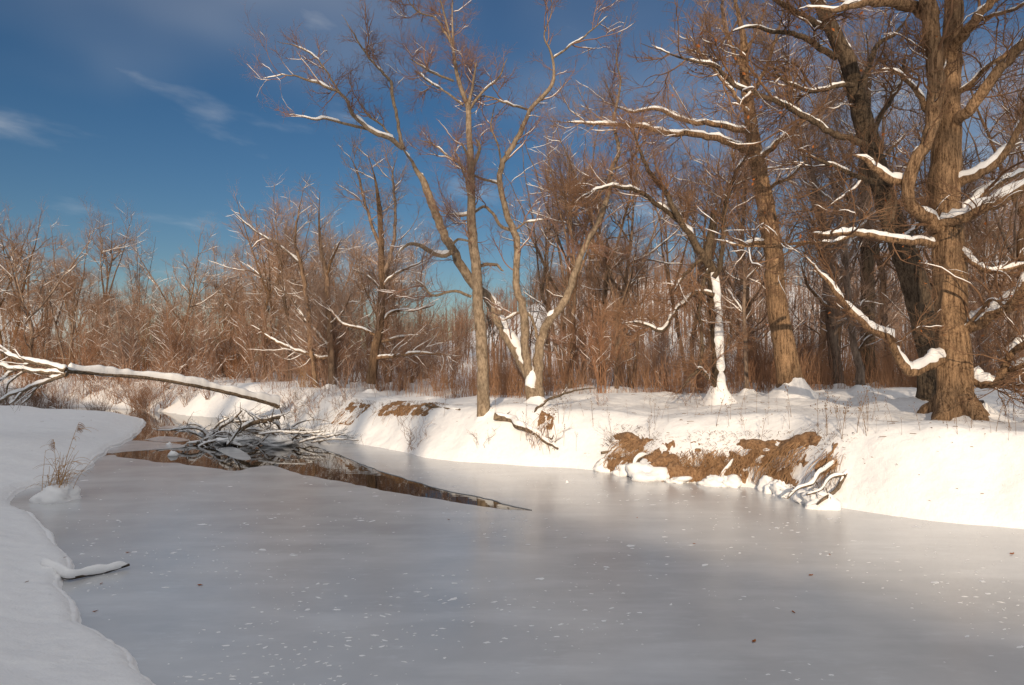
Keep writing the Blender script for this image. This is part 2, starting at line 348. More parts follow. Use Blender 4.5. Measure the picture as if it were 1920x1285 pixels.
def jig(a, amp, f):
    T = np.gradient(a, axis=0); T /= np.linalg.norm(T, axis=1, keepdims=True); Nn = np.stack([-T[:, 1], T[:, 0]], 1)
    L = np.r_[0, np.cumsum(np.linalg.norm(np.diff(a, axis=0), axis=1))]
    return a + Nn * (amp * fbm(L * f, 3.3, 0, 3))[:, None]
FAR = jig(FAR, 0.07, 1.6); LEFT = jig(LEFT, 0.045, 1.6)
POLY = np.concatenate([FAR, LEFT])
def seg_dist(x, y, pl):
    best = np.full(x.shape, 1e9); 
    for a, b in zip(pl[:-1], pl[1:]):
        ab = b - a; t = np.clip(((x - a[0]) * ab[0] + (y - a[1]) * ab[1]) / (ab @ ab + 1e-12), 0, 1)
        best = np.minimum(best, (x - a[0] - t * ab[0]) ** 2 + (y - a[1] - t * ab[1]) ** 2)
    return np.sqrt(best)
def inside(x, y, poly):
    c = np.zeros(x.shape, bool); q = np.roll(poly, -1, axis=0)
    for a, b in zip(poly, q):
        if a[1] == b[1]: continue
        cond = (a[1] > y) != (b[1] > y)
        c ^= cond & (x < (b[0] - a[0]) * (y - a[1]) / (b[1] - a[1]) + a[0])
    return c
HILL_X = np.array([-400, -60, -30, -12, 5, 16, 40, 63, 87, 112, 160, 400.]); HILL_Z = np.array([0, 0, 1.0, 6, 14, 18.5, 18, 17, 22, 28, 36, 44.])
def ground_z(x, y, coarse=False):
    x = np.asarray(x, float); y = np.asarray(y, float); shp = x.shape; x = x.ravel(); y = y.ravel()
    near = (np.abs(x) < 45) & (y > -20) & (y < 45)
    df = np.full(x.shape, 30.0); dl = np.full(x.shape, 30.0); ins = np.zeros(x.shape, bool)
    st = 4 if coarse else 1
    df[near] = np.minimum(30, seg_dist(x[near], y[near], FAR[::st])); dl[near] = np.minimum(30, seg_dist(x[near], y[near], LEFT[::st])); ins[near] = inside(x[near], y[near], POLY[::st])
    isfar = df < dl
    side = np.where(near, isfar, (x + 1.0 * y) > 5)
    # far bank: cut face about a metre high, then a gentle rise
    Hb = 0.98 + 0.10 * vnoise(x * 0.35, y * 0.35) + 0.06 * vnoise(x * 1.1 + 5, y * 1.1)
    wdt = 1.25 + 0.35 * vnoise(x * 0.5 + 9, y * 0.5)
    dd = df + 0.10 * fbm(x * 1.2, y * 1.2, 0.5, 3)
    hf = 0.06 + Hb * sstep(-0.1, 1, np.clip(dd, 0, None) / wdt) ** 0.85 + 0.22 * sstep(1.2, 9, df)
    hf += 0.05 * fbm(x * 1.3, y * 1.3, 1.0, 4) * sstep(0.2, 1.5, df) + 0.02 * fbm(x * 3.5, y * 3.5, 2.0, 3) * sstep(0.0, 0.6, df) + 0.010 * np.minimum(fbm(x * 6.5 + 3, y * 6.5, 5.0, 2), 0.2) * sstep(0.1, 0.6, df)
    # near bank: low rounded snow
    hl = 0.10 * sstep(-0.04, 0.12, dl) + 0.26 * sstep(0, 1.6, dl) + 0.16 * sstep(1.5, 8, dl) + 0.045 * fbm(x * 0.7, y * 0.7, 4.0, 3) * sstep(0, 1, dl) + 0.016 * fbm(x * 2.3, y * 3.1, 4.0, 4) * sstep(0.05, 0.5, dl)
    d = np.where(side, df, dl)
    h = np.where(side, hf, hl) * np.where(side, sstep(-0.06, 0.14, d), sstep(-0.06, 0.09, d)) + 0.003
    bed = 0.003 - 0.11 * sstep(-0.02, 0.14, np.minimum(df, dl)) - 0.5 * sstep(0, 1.2, np.minimum(df, dl))
    h = np.where(ins & near, bed, h)
    # the river terrace behind the camera
    p = -(0.72 * x + 0.69 * y)
    h = h + (12.6 - 0.9 * sstep(-10, -3, x)) * sstep(5, 32, p + 1.5 * vnoise(x * 0.12, y * 0.12)) * np.where(ins, 0, 1)
    # wooded hills beyond the woods
    hz = np.interp(x / np.maximum(y, 30) * 150, HILL_X, HILL_Z)
    h = h + hz * sstep(52, 150, y) * (1 - 0.4 * sstep(190, 420, y)) + 0.8 * fbm(x * 0.03, y * 0.03, 7, 3) * sstep(30, 60, y)
    return h.reshape(shp)
def gz(x, y): return float(ground_z(np.array([x]), np.array([y]))[0])
def axis(core, out_lo, out_hi, g):
    a = list(core); s0 = core[-1] - core[-2]; s = s0; v = core[-1]
    while v < out_hi: s *= g; v += s; a.append(v)
    s = s0; v = core[0]; pre = []
    while v > out_lo: s *= g; v -= s; pre.append(v)
    return np.array(pre[::-1] + a)
gx = axis(np.r_[np.arange(-11, -6, 0.09), np.arange(-6, -1.5, 0.05), np.arange(-1.5, 10, 0.09)], -700, 700, 1.16)
gy = axis(np.r_[np.arange(2.6, 7.5, 0.05), np.arange(7.5, 20, 0.1)], -160, 900, 1.1)
GX, GY = np.meshgrid(gx, gy); GZ = ground_z(GX, GY)
nx, ny = len(gx), len(gy)
ii = (np.arange(ny - 1)[:, None] * nx + np.arange(nx - 1)[None]).ravel()
obj('ground', mesh_np('ground', np.stack([GX, GY, GZ], -1).reshape(-1, 3), np.stack([ii, ii + 1, ii + 1 + nx, ii + nx], 1)), M['snow'], kind='structure', label='snow covered banks, woodland floor and hills')

GROUND = bpy.data.objects['ground']
lip = LEFT[(LEFT[:, 1] > 3.0) & (LEFT[:, 1] < 27) & (LEFT[:, 0] > -15)]
lip = resample(lip, 900); LL = np.r_[0, np.cumsum(np.linalg.norm(np.diff(lip, axis=0), axis=1))]
lt = np.gradient(lip, axis=0); lt /= np.linalg.norm(lt, axis=1, keepdims=True); ln_ = np.stack([-lt[:, 1], lt[:, 0]], 1); ln_ *= np.where(inside(lip[:, 0] + ln_[:, 0] * 0.15, lip[:, 1] + ln_[:, 1] * 0.15, POLY), -1, 1)[:, None]
lr = 0.044 + 0.012 * fbm(LL * 1.3, 4.2, 0, 3) + 0.006 * vnoise(LL * 14, 1.0)
g = Geo(); tubes(g, np.c_[lip + ln_ * 0.058, 0.020 + 0.006 * fbm(LL * 0.9, 8.1, 0, 2)], lr.clip(0.028), 14); obj('snow_lip', g.mesh('snow_lip'), M['snowcap'], GROUND, label='rounded snow lip along the near shore')
def slab(name, poly, z0, z1):
    poly = np.asarray(poly, float); n = len(poly)
    tri = tessellate_polygon([[Vector((p[0], p[1], 0)) for p in poly]])
    V = np.concatenate([np.c_[poly, np.full(n, z1)], np.c_[poly, np.full(n, z0)]])
    T = []
    for a, b, c in tri:
        ar = (poly[b][0] - poly[a][0]) * (poly[c][1] - poly[a][1]) - (poly[b][1] - poly[a][1]) * (poly[c][0] - poly[a][0])
        T.append((a, b, c) if ar > 0 else (a, c, b)); T.append((a + n, c + n, b + n) if ar > 0 else (a + n, b + n, c + n))
    area = 0.5 * np.sum(poly[:, 0] * np.roll(poly[:, 1], -1) - poly[:, 1] * np.roll(poly[:, 0], -1))
    Q = [(i, i + n, (i + 1) % n + n, (i + 1) % n) if area > 0 else (i, (i + 1) % n, (i + 1) % n + n, i + n) for i in range(n)]
    return mesh_np(name, V, Q, T, smooth=False)
water_v = [(-70, -25, -0.009), (60, -25, -0.009), (60, 45, -0.009), (-70, 45, -0.009)]
obj('creek_water', mesh_np('creek_water', water_v, [(0, 1, 2, 3)]), M['water'], kind='structure', label='dark open water of the creek')
near_edge = [(120, 866), (175, 860), (205, 853), (222, 857), (262, 861), (300, 868), (330, 868), (352, 872), (392, 877), (440, 883), (478, 876), (515, 874), (560, 889), (610, 898), (655, 906),
             (700, 916), (745, 924), (800, 933), (850, 941), (905, 950), (950, 956), (992, 958)]
up_edge = [(994, 956), (960, 949), (922, 937), (880, 928), (840, 920), (800, 909), (760, 897), (715, 883), (670, 866), (632, 851), (598, 839), (570, 830), (548, 822), (520, 806)]
ice_poly = np.concatenate([resample([on_ice(*p) for p in near_edge], 120), resample([on_ice(*p) for p in up_edge], 90)])
ice_poly[2:-2] += 0.035 * np.stack([fbm(ice_poly[2:-2, 0] * 4, ice_poly[2:-2, 1] * 4, 1, 4), fbm(ice_poly[2:-2, 0] * 4, ice_poly[2:-2, 1] * 4, 9, 4)], 1)
ice_poly = np.concatenate([ice_poly, [(-5.5, 22.0), (-2.2, 17.0), (1.8, 14), (5, 11.2), (9.5, 9), (30, 1.5), (50, -6), (50, -18), (20, -11), (3, -1.2), (-3.6, 1.6), (-8.5, 7), (-9.5, 11.5)]])
obj('creek_ice', slab('creek_ice', ice_poly, -0.05, 0.0), M['ice'], kind='structure', label='grey frozen sheet of creek ice with frost flecks')
floes = [([(216, 836), (245, 826), (300, 829), (338, 833), (345, 838), (300, 842), (240, 846), (205, 850), (200, 845)], 'flat grey ice plate beside the snowy shore at the open water'),
         ([(272, 824), (305, 818), (352, 823), (346, 827), (300, 828)], 'thin pale ice plate floating in the middle of the open water'),
         ([(296, 801), (320, 798), (352, 800), (340, 803), (305, 804)], 'small far ice plate floating near the creek bend'),
         ([(404, 842), (436, 838), (462, 850), (470, 861), (448, 861), (425, 853)], 'blue grey pointed ice plate under the brush pile')]
for pl, lab in floes:
    q = resample([on_ice(*p) for p in pl + pl[:1]], 40)[:-1]
    obj('ice_plate', slab('ice_plate', q, -0.03, -0.004), M['ice'], label=lab, category='ice plate', group='loose ice plates on open water')

# ------------------------------------------------------------------ trees
def limb_pts(spec, Y, dep=0.0, start=0.0):
    """spec: (px, py, width_px[, dY]); depth wanders a little so that limbs are not all in one plane"""
    out = []
    n = len(spec)
    for i, s in enumerate(spec):
        y = Y + (s[3] if len(s) > 3 else dep * (i / max(1, n - 1)) ** 1.2 + start * max(0, 1 - 0.6 * i))
        p = at(s[0], s[1], y); out.append([*p, s[2] * 0.5 * y / F_PX])
    return out
class HeroTree:
    def __init__(self, name, label, base, mat, twig, seed, cat='tree'):
        self.base = np.array(base, float); self.rng = np.random.default_rng(seed)
        self.root = thing(name, self.base, label, cat); self.mat, self.twig = mat, twig
        self.par, self.parR, self.w = [], [], []; self.thin = 0.84
    def limb(self, pts, kind='limb', sides=12, snow=0.05, cover=0.6, rough=0.10, twigs=1.0, hmin=0.35, caps=False, step=0.085, snow_w=0.95):
        p = np.asarray(pts, float); L = np.linalg.norm(np.diff(p[:, :3], axis=0), axis=1).sum()
        n = int(np.clip(L / step, 8, 260)); q = resample(p, n)
        r = q[:, 3].clip(0.004); u = np.arange(n) * L / n
        ph = self.rng.uniform(0, 99)
        if not caps and kind not in ('root_flare',): r = r * (1 - 0.8 * sstep(0.72, 1.0, u / L)) + 0.003; q[:, 3] = r
        amp = (np.minimum(r * 0.2, 0.02) + (0.010 if kind == 'limb' else 0.004)) * sstep(0, 0.35, u) * (0.4 if kind == 'trunk' else 1)
        q[:, 0] += 1.2 * amp * vnoise(u * 7 + ph, 2.1); q[:, 2] += 1.2 * amp * vnoise(u * 7 + ph, 6.1)
        if kind == 'limb': r = r * self.thin; q[:, 3] = r
        q[:, 0] += amp * fbm(u * 2.2 + ph, 1.1, 0, 2); q[:, 1] += amp * fbm(u * 2.2 + ph, 7.7, 0, 2); q[:, 2] += amp * fbm(u * 2.2 + ph, 4.4, 0, 2)
        g = Geo(); tubes(g, q[:, :3], r, sides, rough=rough, caps=True, seed=ph)
        o = obj(kind, g.mesh(kind, origin=self.base), self.mat, self.root)
        if snow:
            s = Geo(); snow_caps(s, q[:, :3], r, snow, 8, cover, hmin, self.rng, width=snow_w, freq=5.0)
            obj('snow_cap', s.mesh('snow_cap', origin=self.base), M['snowcap'], o, kind='stuff')
        if twigs:
            k = resample(q, 24); self.par.append(k[:, :3]); self.parR.append(k[:, 3]); self.w.append(L * twigs)
        return o
    def crown(self, n1, n2, n3, l1=(0.7, 2.0), l2=(0.3, 0.9), l3=(0.10, 0.35), r1=0.022, r2=0.009, r3=0.0042, up1=0.03, up2=0.02, tmin=0.2, snow=0.02, n0=0, l0=(1.5, 3.0), r0=0.04, wob=1.0, cover=0.2):
        P = np.stack(self.par); R = np.stack(self.parR); w = np.array(self.w); rg = self.rng
        a = self.base
        g, sn = Geo(), Geo()
        if n0:
            P0, R0 = grow(P, R, n0, l0, (0.5, 1.1), 12, r0, up1, 0.14 * wob, tmin, 1, 0.3, rg, lw=w)
            tubes(g, P0, R0, 6); snow_caps(sn, P0, R0, snow * 1.3, 6, cover, 0.4, rg)
            Pa = np.stack([resample(np.c_[p, r], 24) for p, r in zip(P0, R0)]); P = np.concatenate([P, Pa[:, :, :3]]); R = np.concatenate([R, Pa[:, :, 3]]); w = np.r_[w, np.full(n0, np.mean(l0))]
        P1, R1 = grow(P, R, n1, l1, (0.5, 1.15), 10, r1, up1, 0.15 * wob, tmin, 1, 0.35, rg, lw=w)
        P2, R2 = grow(P1, R1, n2, l2, (0.4, 1.1), 6, r2, up2, 0.17 * wob, 0.1, 1, 0.45, rg)
        P3, R3 = grow(P2, R2, n3, l3, (0.35, 1.1), 3, r3, up2, 0.2 * wob, 0.1, 1, 0.6, rg)
        tubes(g, P1, R1, 5); tubes(g, P2, R2, 3); tubes(g, P3, R3, 3)
        c = obj('crown', g.mesh('crown', origin=a), self.twig, self.root)
        if snow:
            snow_caps(sn, P1, R1, snow, 6, cover, 0.45, rg); obj('snow_dusting', sn.mesh('snow_dusting', origin=a), M['snowcap'], c, kind='stuff')
        self.P2, self.P3 = P2, P3
        return c
    def leaves(self, n, size=0.05):
        rg = self.rng; i = rg.integers(0, len(self.P3), n); p = self.P3[i, -1]
        d = rg.normal(size=(n, 3)); d[:, 2] -= 0.8; d /= np.linalg.norm(d, axis=1, keepdims=True); e = np.cross(d, rg.normal(size=(n, 3))); e /= np.linalg.norm(e, axis=1, keepdims=True); f = np.cross(d, e)
        s = rg.uniform(0.6, 1.3, (n, 1)) * size
        V = np.stack([p, p + d * s * 0.6 + e * s * 0.42 + f * s * 0.15, p + d * s * 1.5, p + d * s * 0.6 - e * s * 0.42 + f * s * 0.15], 1)
        g = Geo(); q = np.arange(n)[:, None] * 4; g.add(V.reshape(-1, 3), None, np.concatenate([q + [0, 1, 2], q + [0, 2, 3]]))
        obj('dry_leaves', g.mesh('dry_leaves', False, origin=self.base), M['leaf'], self.root, kind='stuff')

def snow_skirt(parent, base, cx, cy, rad, height, lopside=(0, 0), seed=0, name='snow_skirt'):
    """snow drifted up round the foot of a trunk"""
    k, s = 14, 40
    t = np.linspace(0, 1, k)[:, None]; th = np.arange(s)[None] * 2 * math.pi / s
    prof = 0.30 + 0.7 * t
    rr = rad * prof * (1 + 0.22 * vnoise(np.cos(th) * 1.7 + seed, np.sin(th) * 1.7))
    x = cx + rr * np.cos(th) + lopside[0] * (1 - t); y = cy + rr * np.sin(th) + lopside[1] * (1 - t)
    z = ground_z(x, y, True) - 0.03 * t + height * (1 - t) ** 2.1 * (1 + 0.10 * vnoise(np.cos(th) * 0.9 + seed * 3, np.sin(th) * 0.9) + 0.05 * vnoise(np.cos(th) * 4 + seed, np.sin(th) * 4 + t * 5)) - 0.05 * t ** 6
    obj(name, mesh_np(name, np.stack([x, y, z], -1).reshape(-1, 3) - base, tube_faces(1, k, s)), M['snowcap'], parent)

def base_of(px, Y):
    x = (px - CX) / F_PX * Y; return np.array([x, Y, gz(x, Y)])

# --- the big oak
Y = 11.6; b = base_of(1790, Y)
oak = HeroTree('oak_tree', 'massive gnarled oak with flared base and thick snow laden limbs on the bank', b, M['oak'], M['oaktwig'], 1)
tr = [(1790, 812, 112), (1790, 796, 98), (1790, 775, 86), (1789, 740, 74), (1788, 700, 71), (1786, 640, 69), (1783, 560, 67), (1780, 480, 64), (1776, 420, 62), (1772, 370, 62), (1772, 330, 64), (1774, 280, 58), (1776, 230, 52), (1780, 170, 44), (1784, 110, 40), (1787, 50, 36), (1790, -10, 32), (1800, -90, 26), (1795, -190, 18), (1810, -300, 10)]
tr = [(a_, b_, w_ * (0.80 if b_ > 320 else 0.86)) for a_, b_, w_ in tr]
oak.limb(limb_pts(tr, Y, 0.4), 'trunk', 40, 0.0, rough=0.16, twigs=0.25, step=0.045)
L = lambda s, d=0.0, sn=0.09, cv=0.75, tw=1.0, sd=14, rough=0.13: oak.limb(limb_pts(s, Y - 0.05, d, 0.12 + 0.16 * (s[0][1] < 300)), 'limb', sd, sn, cv, rough, tw)
for s, d, sn, cv in [
    ([(1760, 426, 30), (1735, 408, 28), (1712, 392, 27), (1702, 366, 27), (1703, 334, 26), (1720, 302, 26), (1740, 262, 26), (1750, 215, 30), (1755, 150, 34), (1750, 80, 34), (1744, 30, 32), (1735, -40, 26), (1722, -130, 18), (1735, -220, 9)], -0.35, 0.11, 0.6),
    ([(1752, 60, 26), (1725, 22, 26), (1695, 6, 24), (1640, 4, 20), (1590, 12, 15), (1555, 18, 11), (1510, 14, 7)], -0.6, 0.09, 0.7),
    ([(1784, 100, 22), (1806, 68, 22), (1828, 40, 21), (1857, 2, 18), (1885, -50, 13), (1925, -120, 7)], -0.8, 0.03, 0.3),
    ([(1836, 38, 9), (1870, 28, 8), (1905, 16, 7), (1950, -10, 5)], -0.9, 0.02, 0.3),
    ([(1780, 242, 26), (1800, 222, 25), (1822, 200, 24), (1849, 164, 23), (1883, 122, 21), (1922, 76, 18), (1990, 10, 11)], -0.9, 0.04, 0.4),
    ([(1784, 186, 12), (1819, 154, 11), (1849, 126, 10), (1890, 100, 8), (1940, 60, 5)], -0.3, 0.03, 0.4),
    ([(1788, 346, 24), (1812, 336, 22), (1838, 329, 20), (1866, 308, 18), (1892, 278, 15), (1909, 244, 13), (1924, 212, 11), (1950, 150, 6)], -0.7, 0.09, 0.9),
    ([(1758, 420, 24), (1790, 410, 23), (1822, 398, 22), (1853, 385, 21), (1896, 366, 19), (1940, 344, 16), (2010, 300, 9)], -1.2, 0.10, 1.2),
    ([(1806, 398, 13), (1835, 372, 12), (1868, 348, 11), (1905, 330, 9), (1950, 315, 6)], 0.5, 0.06, 0.9),
    ([(1706, 338, 16), (1684, 338, 16), (1660, 334, 15), (1640, 320, 14), (1622, 300, 10), (1600, 290, 6)], -0.2, 0.10, 1.2),
    ([(1752, 458, 18), (1730, 455, 17), (1705, 454, 15), (1669, 450, 14), (1631, 440, 12), (1594, 437, 11), (1562, 441, 9), (1520, 436, 7)], -0.8, 0.06, 0.9),
    ([(1600, 440, 8), (1565, 455, 8), (1520, 456, 7), (1470, 459, 6), (1400, 462, 5), (1330, 446, 3)], -1.0, 0.05, 0.6),
    ([(1778, 672, 26), (1752, 678, 24), (1727, 691, 22), (1703, 695, 20), (1682, 668, 17), (1665, 636, 16), (1636, 620, 14), (1606, 596, 12), (1580, 569, 11), (1560, 539, 10), (1537, 512, 8), (1507, 478, 6)], -0.9, 0.10, 1.0),
    ([(1808, 700, 22), (1828, 712, 21), (1848, 720, 20), (1868, 719, 18), (1882, 692, 16), (1897, 662, 14), (1922, 638, 11), (1960, 600, 6)], -0.7, 0.13, 1.3),
    ([(1870, 722, 13), (1888, 700, 12), (1915, 686, 11), (1960, 670, 7)], -1.0, 0.09, 1.1),
    ([(1800, 618, 28), (1824, 610, 26), (1850, 597, 24), (1878, 583, 22), (1903, 561, 20), (1930, 530, 16), (1975, 480, 9)], -1.0, 0.13, 1.3),
    ([(1795, 455, 12), (1808, 476, 11), (1824, 494, 10), (1852, 509, 9), (1886, 507, 8), (1925, 498, 7), (1970, 490, 5)], -0.5, 0.06, 1.0),
    ([(1764, 232, 12), (1745, 215, 14), (1728, 190, 11), (1705, 160, 8), (1680, 135, 6), (1650, 130, 4)], -0.4, 0.05, 0.9),
    ([(1782, 640, 8), (1830, 590, 7), (1860, 560, 6), (1890, 575, 5), (1915, 520, 4)], -1.5, 0.02, 0.3)]:
    L(s, d, sn if cv >= 0.9 else sn * 0.5, cv if cv >= 0.9 else cv - 0.45)
oak.crown(240, 1900, 8200, (0.5, 1.6), (0.25, 0.75), (0.1, 0.32), r1=0.017, r3=0.005, snow=0.012, wob=1.4, n0=40, l0=(0.8, 2.2), r0=0.032, cover=-0.25)
oak.leaves(60, 0.045)
# buttress roots
for dx, dy, w in [(-0.46, -0.22, 0.13), (0.46, -0.15, 0.15), (0.1, -0.50, 0.13), (-0.2, 0.5, 0.16), (0.45, 0.4, 0.15)]:
    x1, y1 = b[0] + dx, b[1] + dy
    pts = [[b[0] + dx * 0.25, b[1] + dy * 0.25, b[2] + 0.50, 0.14], [b[0] + dx * 0.58, b[1] + dy * 0.58, b[2] + 0.20, w], [x1, y1, gz(x1, y1) - 0.08, w * 0.9]]
    oak.limb(pts, 'root_flare', 14, 0, twigs=0, rough=0.14, step=0.04)
snow_skirt(oak.root, oak.base, b[0] + 0.3, b[1] + 0.25, 0.95, 0.30, seed=4)

# --- the leaning dark oak behind it
Y = 13.8; b = base_of(1752, Y)
lo = HeroTree('leaning_oak', 'dark furrowed oak trunk leaning towards the creek, rising behind the massive oak', b, M['dark_oak'], M['oaktwig'], 2)
lo.limb(limb_pts([(1754, 760, 62), (1750, 690, 50), (1742, 650, 46), (1725, 580, 44), (1702, 494, 42), (1676, 422, 40), (1658, 364, 38), (1630, 265, 33), (1609, 192, 31), (1592, 128, 29), (1571, 77, 26), (1545, 26, 23), (1520, -15, 19), (1480, -80, 14), (1430, -170, 8)], Y, -1.2), 'trunk', 24, 0.03, 0.0, 0.14, 0.5, step=0.06)
for s, d, sn in [([(1548, 52, 15), (1522, 42, 14), (1500, 32, 13), (1464, 8, 11), (1430, -14, 7)], -1.6, 0.04), ([(1568, 108, 14), (1540, 92, 13), (1500, 66, 11), (1459, 62, 9), (1417, 51, 6), (1370, 60, 4)], -1.8, 0.05),
                 ([(1622, 272, 16), (1590, 258, 14), (1549, 244, 13), (1511, 218, 12), (1464, 193, 11), (1417, 175, 10), (1374, 158, 9), (1340, 124, 8), (1288, 111, 6), (1203, 81, 3)], -2.2, 0.06),
                 ([(1610, 180, 13), (1622, 140, 12), (1643, 88, 10), (1678, 62, 8), (1708, 28, 5)], -0.8, 0.03), ([(1600, 160, 11), (1570, 160, 10), (1520, 172, 8), (1470, 150, 6), (1440, 120, 4)], -1.6, 0.05),
                 ([(1650, 345, 14), (1620, 335, 11), (1590, 322, 9), (1540, 300, 7), (1500, 290, 5)], -1.4, 0.07), ([(1690, 450, 10), (1720, 420, 9), (1750, 350, 7), (1800, 300, 5)], 1.0, 0.03), ([(1632, 280, 12), (1650, 220, 10), (1690, 150, 8), (1700, 80, 5)], 0.9, 0.03)]:
    lo.limb(limb_pts(s, Y - 1.0, d + 0.9), 'limb', 12, sn * 0.55, 0.2, 0.12, hmin=0.5, snow_w=0.8)
lo.crown(230, 2000, 8600, (0.5, 1.8), (0.25, 0.8), (0.1, 0.35), r1=0.017, r3=0.005, snow=0.016, wob=1.3, n0=40, l0=(0.8, 2.4), r0=0.03, cover=-0.3); lo.leaves(120, 0.05)

# --- straight furrowed trunk with snow skirt
Y = 16.0; b = base_of(1482, Y)
t3 = HeroTree('tall_tree', 'tall brown ridged trunk with a snow cone round its foot and long side limbs', b, M['oak'], M['twig'], 3)
t3.limb(limb_pts([(1483, 760, 58), (1481, 725, 48), (1476, 690, 42), (1469, 650, 40), (1459, 588, 36), (1452, 531, 34), (1449, 475, 33), (1440, 410, 32), (1430, 350, 30), (1420, 310, 28), (1412, 257, 24), (1404, 205, 20), (1396, 145, 17), (1392, 64, 14), (1378, 0, 11), (1370, -80, 6)], Y, 0.5), 'trunk', 24, 0, rough=0.09, twigs=0.6, step=0.06)
for s, d, sn in [([(1410, 284, 17), (1384, 275, 16), (1357, 265, 15), (1305, 252, 13), (1245, 247, 11), (1181, 235, 8), (1100, 231, 5), (1030, 226, 3)], -1.0, 0.07), ([(1404, 246, 14), (1370, 240, 13), (1340, 233, 12), (1284, 226, 10), (1233, 206, 7), (1186, 210, 5), (1130, 190, 3)], 0.8, 0.06),
                 ([(1420, 305, 13), (1440, 284, 12), (1464, 261, 11), (1511, 222, 9), (1554, 197, 7), (1584, 171, 5)], -0.8, 0.06), ([(1396, 140, 11), (1375, 95, 9), (1358, 40, 7), (1350, -30, 4)], 0.8, 0.02), ([(1400, 190, 9), (1425, 150, 8), (1450, 90, 6), (1470, 20, 4)], -0.6, 0.03),
                 ([(1432, 370, 8), (1452, 345, 7), (1480, 332, 6), (1510, 300, 4)], -0.7, 0.05), ([(1446, 455, 13), (1425, 455, 12), (1405, 458, 9), (1385, 456, 6)], -0.4, 0.08), ([(1392, 100, 7), (1420, 60, 6), (1440, 0, 4)], 0.8, 0.03), ([(1406, 215, 8), (1370, 170, 7), (1330, 120, 6), (1290, 60, 4)], 0.6, 0.04)]:
    t3.limb(limb_pts(s, Y + 0.2, d), 'limb', 12, sn * 0.65, 0.45, 0.1, snow_w=0.85)
t3.crown(190, 1800, 8200, (0.6, 2.0), (0.3, 0.9), (0.12, 0.4), r1=0.016, snow=0.012, cover=-0.15)
snow_skirt(t3.root, t3.base, b[0] + 0.03, b[1] - 0.05, 0.75, 0.42, seed=7)
# --- snow plastered forked trunk
Y = 15.4; b = base_of(1344, Y)
t4 = HeroTree('broken_tree', 'forked trunk plastered white with snow, one stem snapped off, arching dark branches', b, M['dark_oak'], M['twig'], 4)
tk = limb_pts([(1346, 750, 34), (1346, 722, 26), (1345, 662, 21), (1342, 606, 20), (1340, 550, 19), (1335, 512, 19), (1326, 485, 17), (1331, 449, 14), (1336, 420, 13), (1340, 396, 12)], Y, 0.1)
t4.limb(tk, 'trunk', 20, 0, twigs=0.2, caps=True, step=0.05)
pl = resample(np.array(tk)[0:6], 60); sd = np.array([0.45, -0.9, 0]); sd /= np.linalg.norm(sd)
g = Geo(); off = pl[:, :3] + sd * (pl[:, 3:4] * 0.50); rn = pl[:, 3] * (0.84 + 0.08 * fbm(np.arange(60) * 0.25, 2.0, 0, 3)) * np.minimum(1, sstep(-0.9, -0.3, fbm(np.arange(60) * 0.16, 8.1, 0, 2)) + 0.5)
tubes(g, off, rn, 14, rough=0.12, caps=True); obj('plastered_snow', g.mesh('plastered_snow', origin=t4.base), M['snowcap'], t4.root)
for s, d, sn, cv in [([(1330, 500, 14), (1318, 479, 16), (1302, 455, 15), (1288, 432, 14), (1263, 390, 12), (1240, 350, 10), (1216, 321, 9), (1196, 270, 6), (1180, 220, 4)], -0.6, 0.07, 0.5), ([(1278, 418, 11), (1258, 402, 11), (1236, 386, 10), (1198, 360, 9), (1165, 352, 8), (1134, 351, 6), (1090, 370, 4)], -0.9, 0.06, 0.8),
                     ([(1338, 520, 12), (1350, 500, 11), (1356, 450, 10), (1358, 395, 10), (1372, 350, 8), (1384, 318, 7), (1405, 280, 5), (1410, 230, 3)], -0.3, 0.05, 0.5), ([(1338, 553, 10), (1318, 549, 10), (1297, 554, 9), (1271, 580, 8), (1249, 610, 8), (1230, 620, 7), (1200, 605, 5), (1170, 606, 3)], -0.7, 0.06, 1.0),
                     ([(1332, 500, 8), (1318, 530, 8), (1312, 587, 8), (1316, 640, 7), (1312, 685, 7), (1296, 706, 7), (1276, 732, 7)], -0.6, 0.06, 0.9), ([(1322, 480, 8), (1300, 500, 8), (1280, 520, 7), (1264, 545, 5)], -0.5, 0.04, 0.6), ([(1330, 712, 9), (1318, 698, 9), (1314, 690, 8)], -0.5, 0.06, 1.0)]:
    t4.limb(limb_pts(s, Y - 0.1, d), 'limb', 12, sn * 0.65, cv - 0.3, 0.12, snow_w=0.85)
t4.crown(120, 1200, 6500, (0.5, 1.6), (0.25, 0.8), (0.1, 0.35), r1=0.015, snow=0.012, cover=-0.15)
snow_skirt(t4.root, t4.base, b[0], b[1] - 0.04, 0.52, 0.42, seed=9)
# --- the alder clump with three stems
Y = 15.2; b = base_of(1004, Y)
al = HeroTree('alder_clump', 'three stemmed pale alder clump whose left stem arches under snow behind a straight trunk', b, M['alder'], M['redtwig'], 5)
al.limb(limb_pts([(999, 752, 24, 0), (996, 725, 22, .05), (988, 698, 22, .2), (974, 672, 21, .4), (956, 640, 21, .55), (939, 612, 20, .65), (928, 582, 19, .7), (914, 556, 18, .75), (895, 540, 14, .75)], Y), 'stem', 16, 0.07, 1.6, 0.06, 0.3, hmin=0.10)
al.limb(limb_pts([(932, 592, 16, .7), (914, 556, 18, .75), (895, 540, 18, .75), (870, 506, 17, .7), (846, 466, 16, .6), (822, 415, 15, .5), (801, 361, 14, .4), (781, 318, 13, .3), (756, 279, 12, .2)], Y), 'stem', 16, 0.05, 0.15, 0.06, 0.5, hmin=0.4, snow_w=0.8)
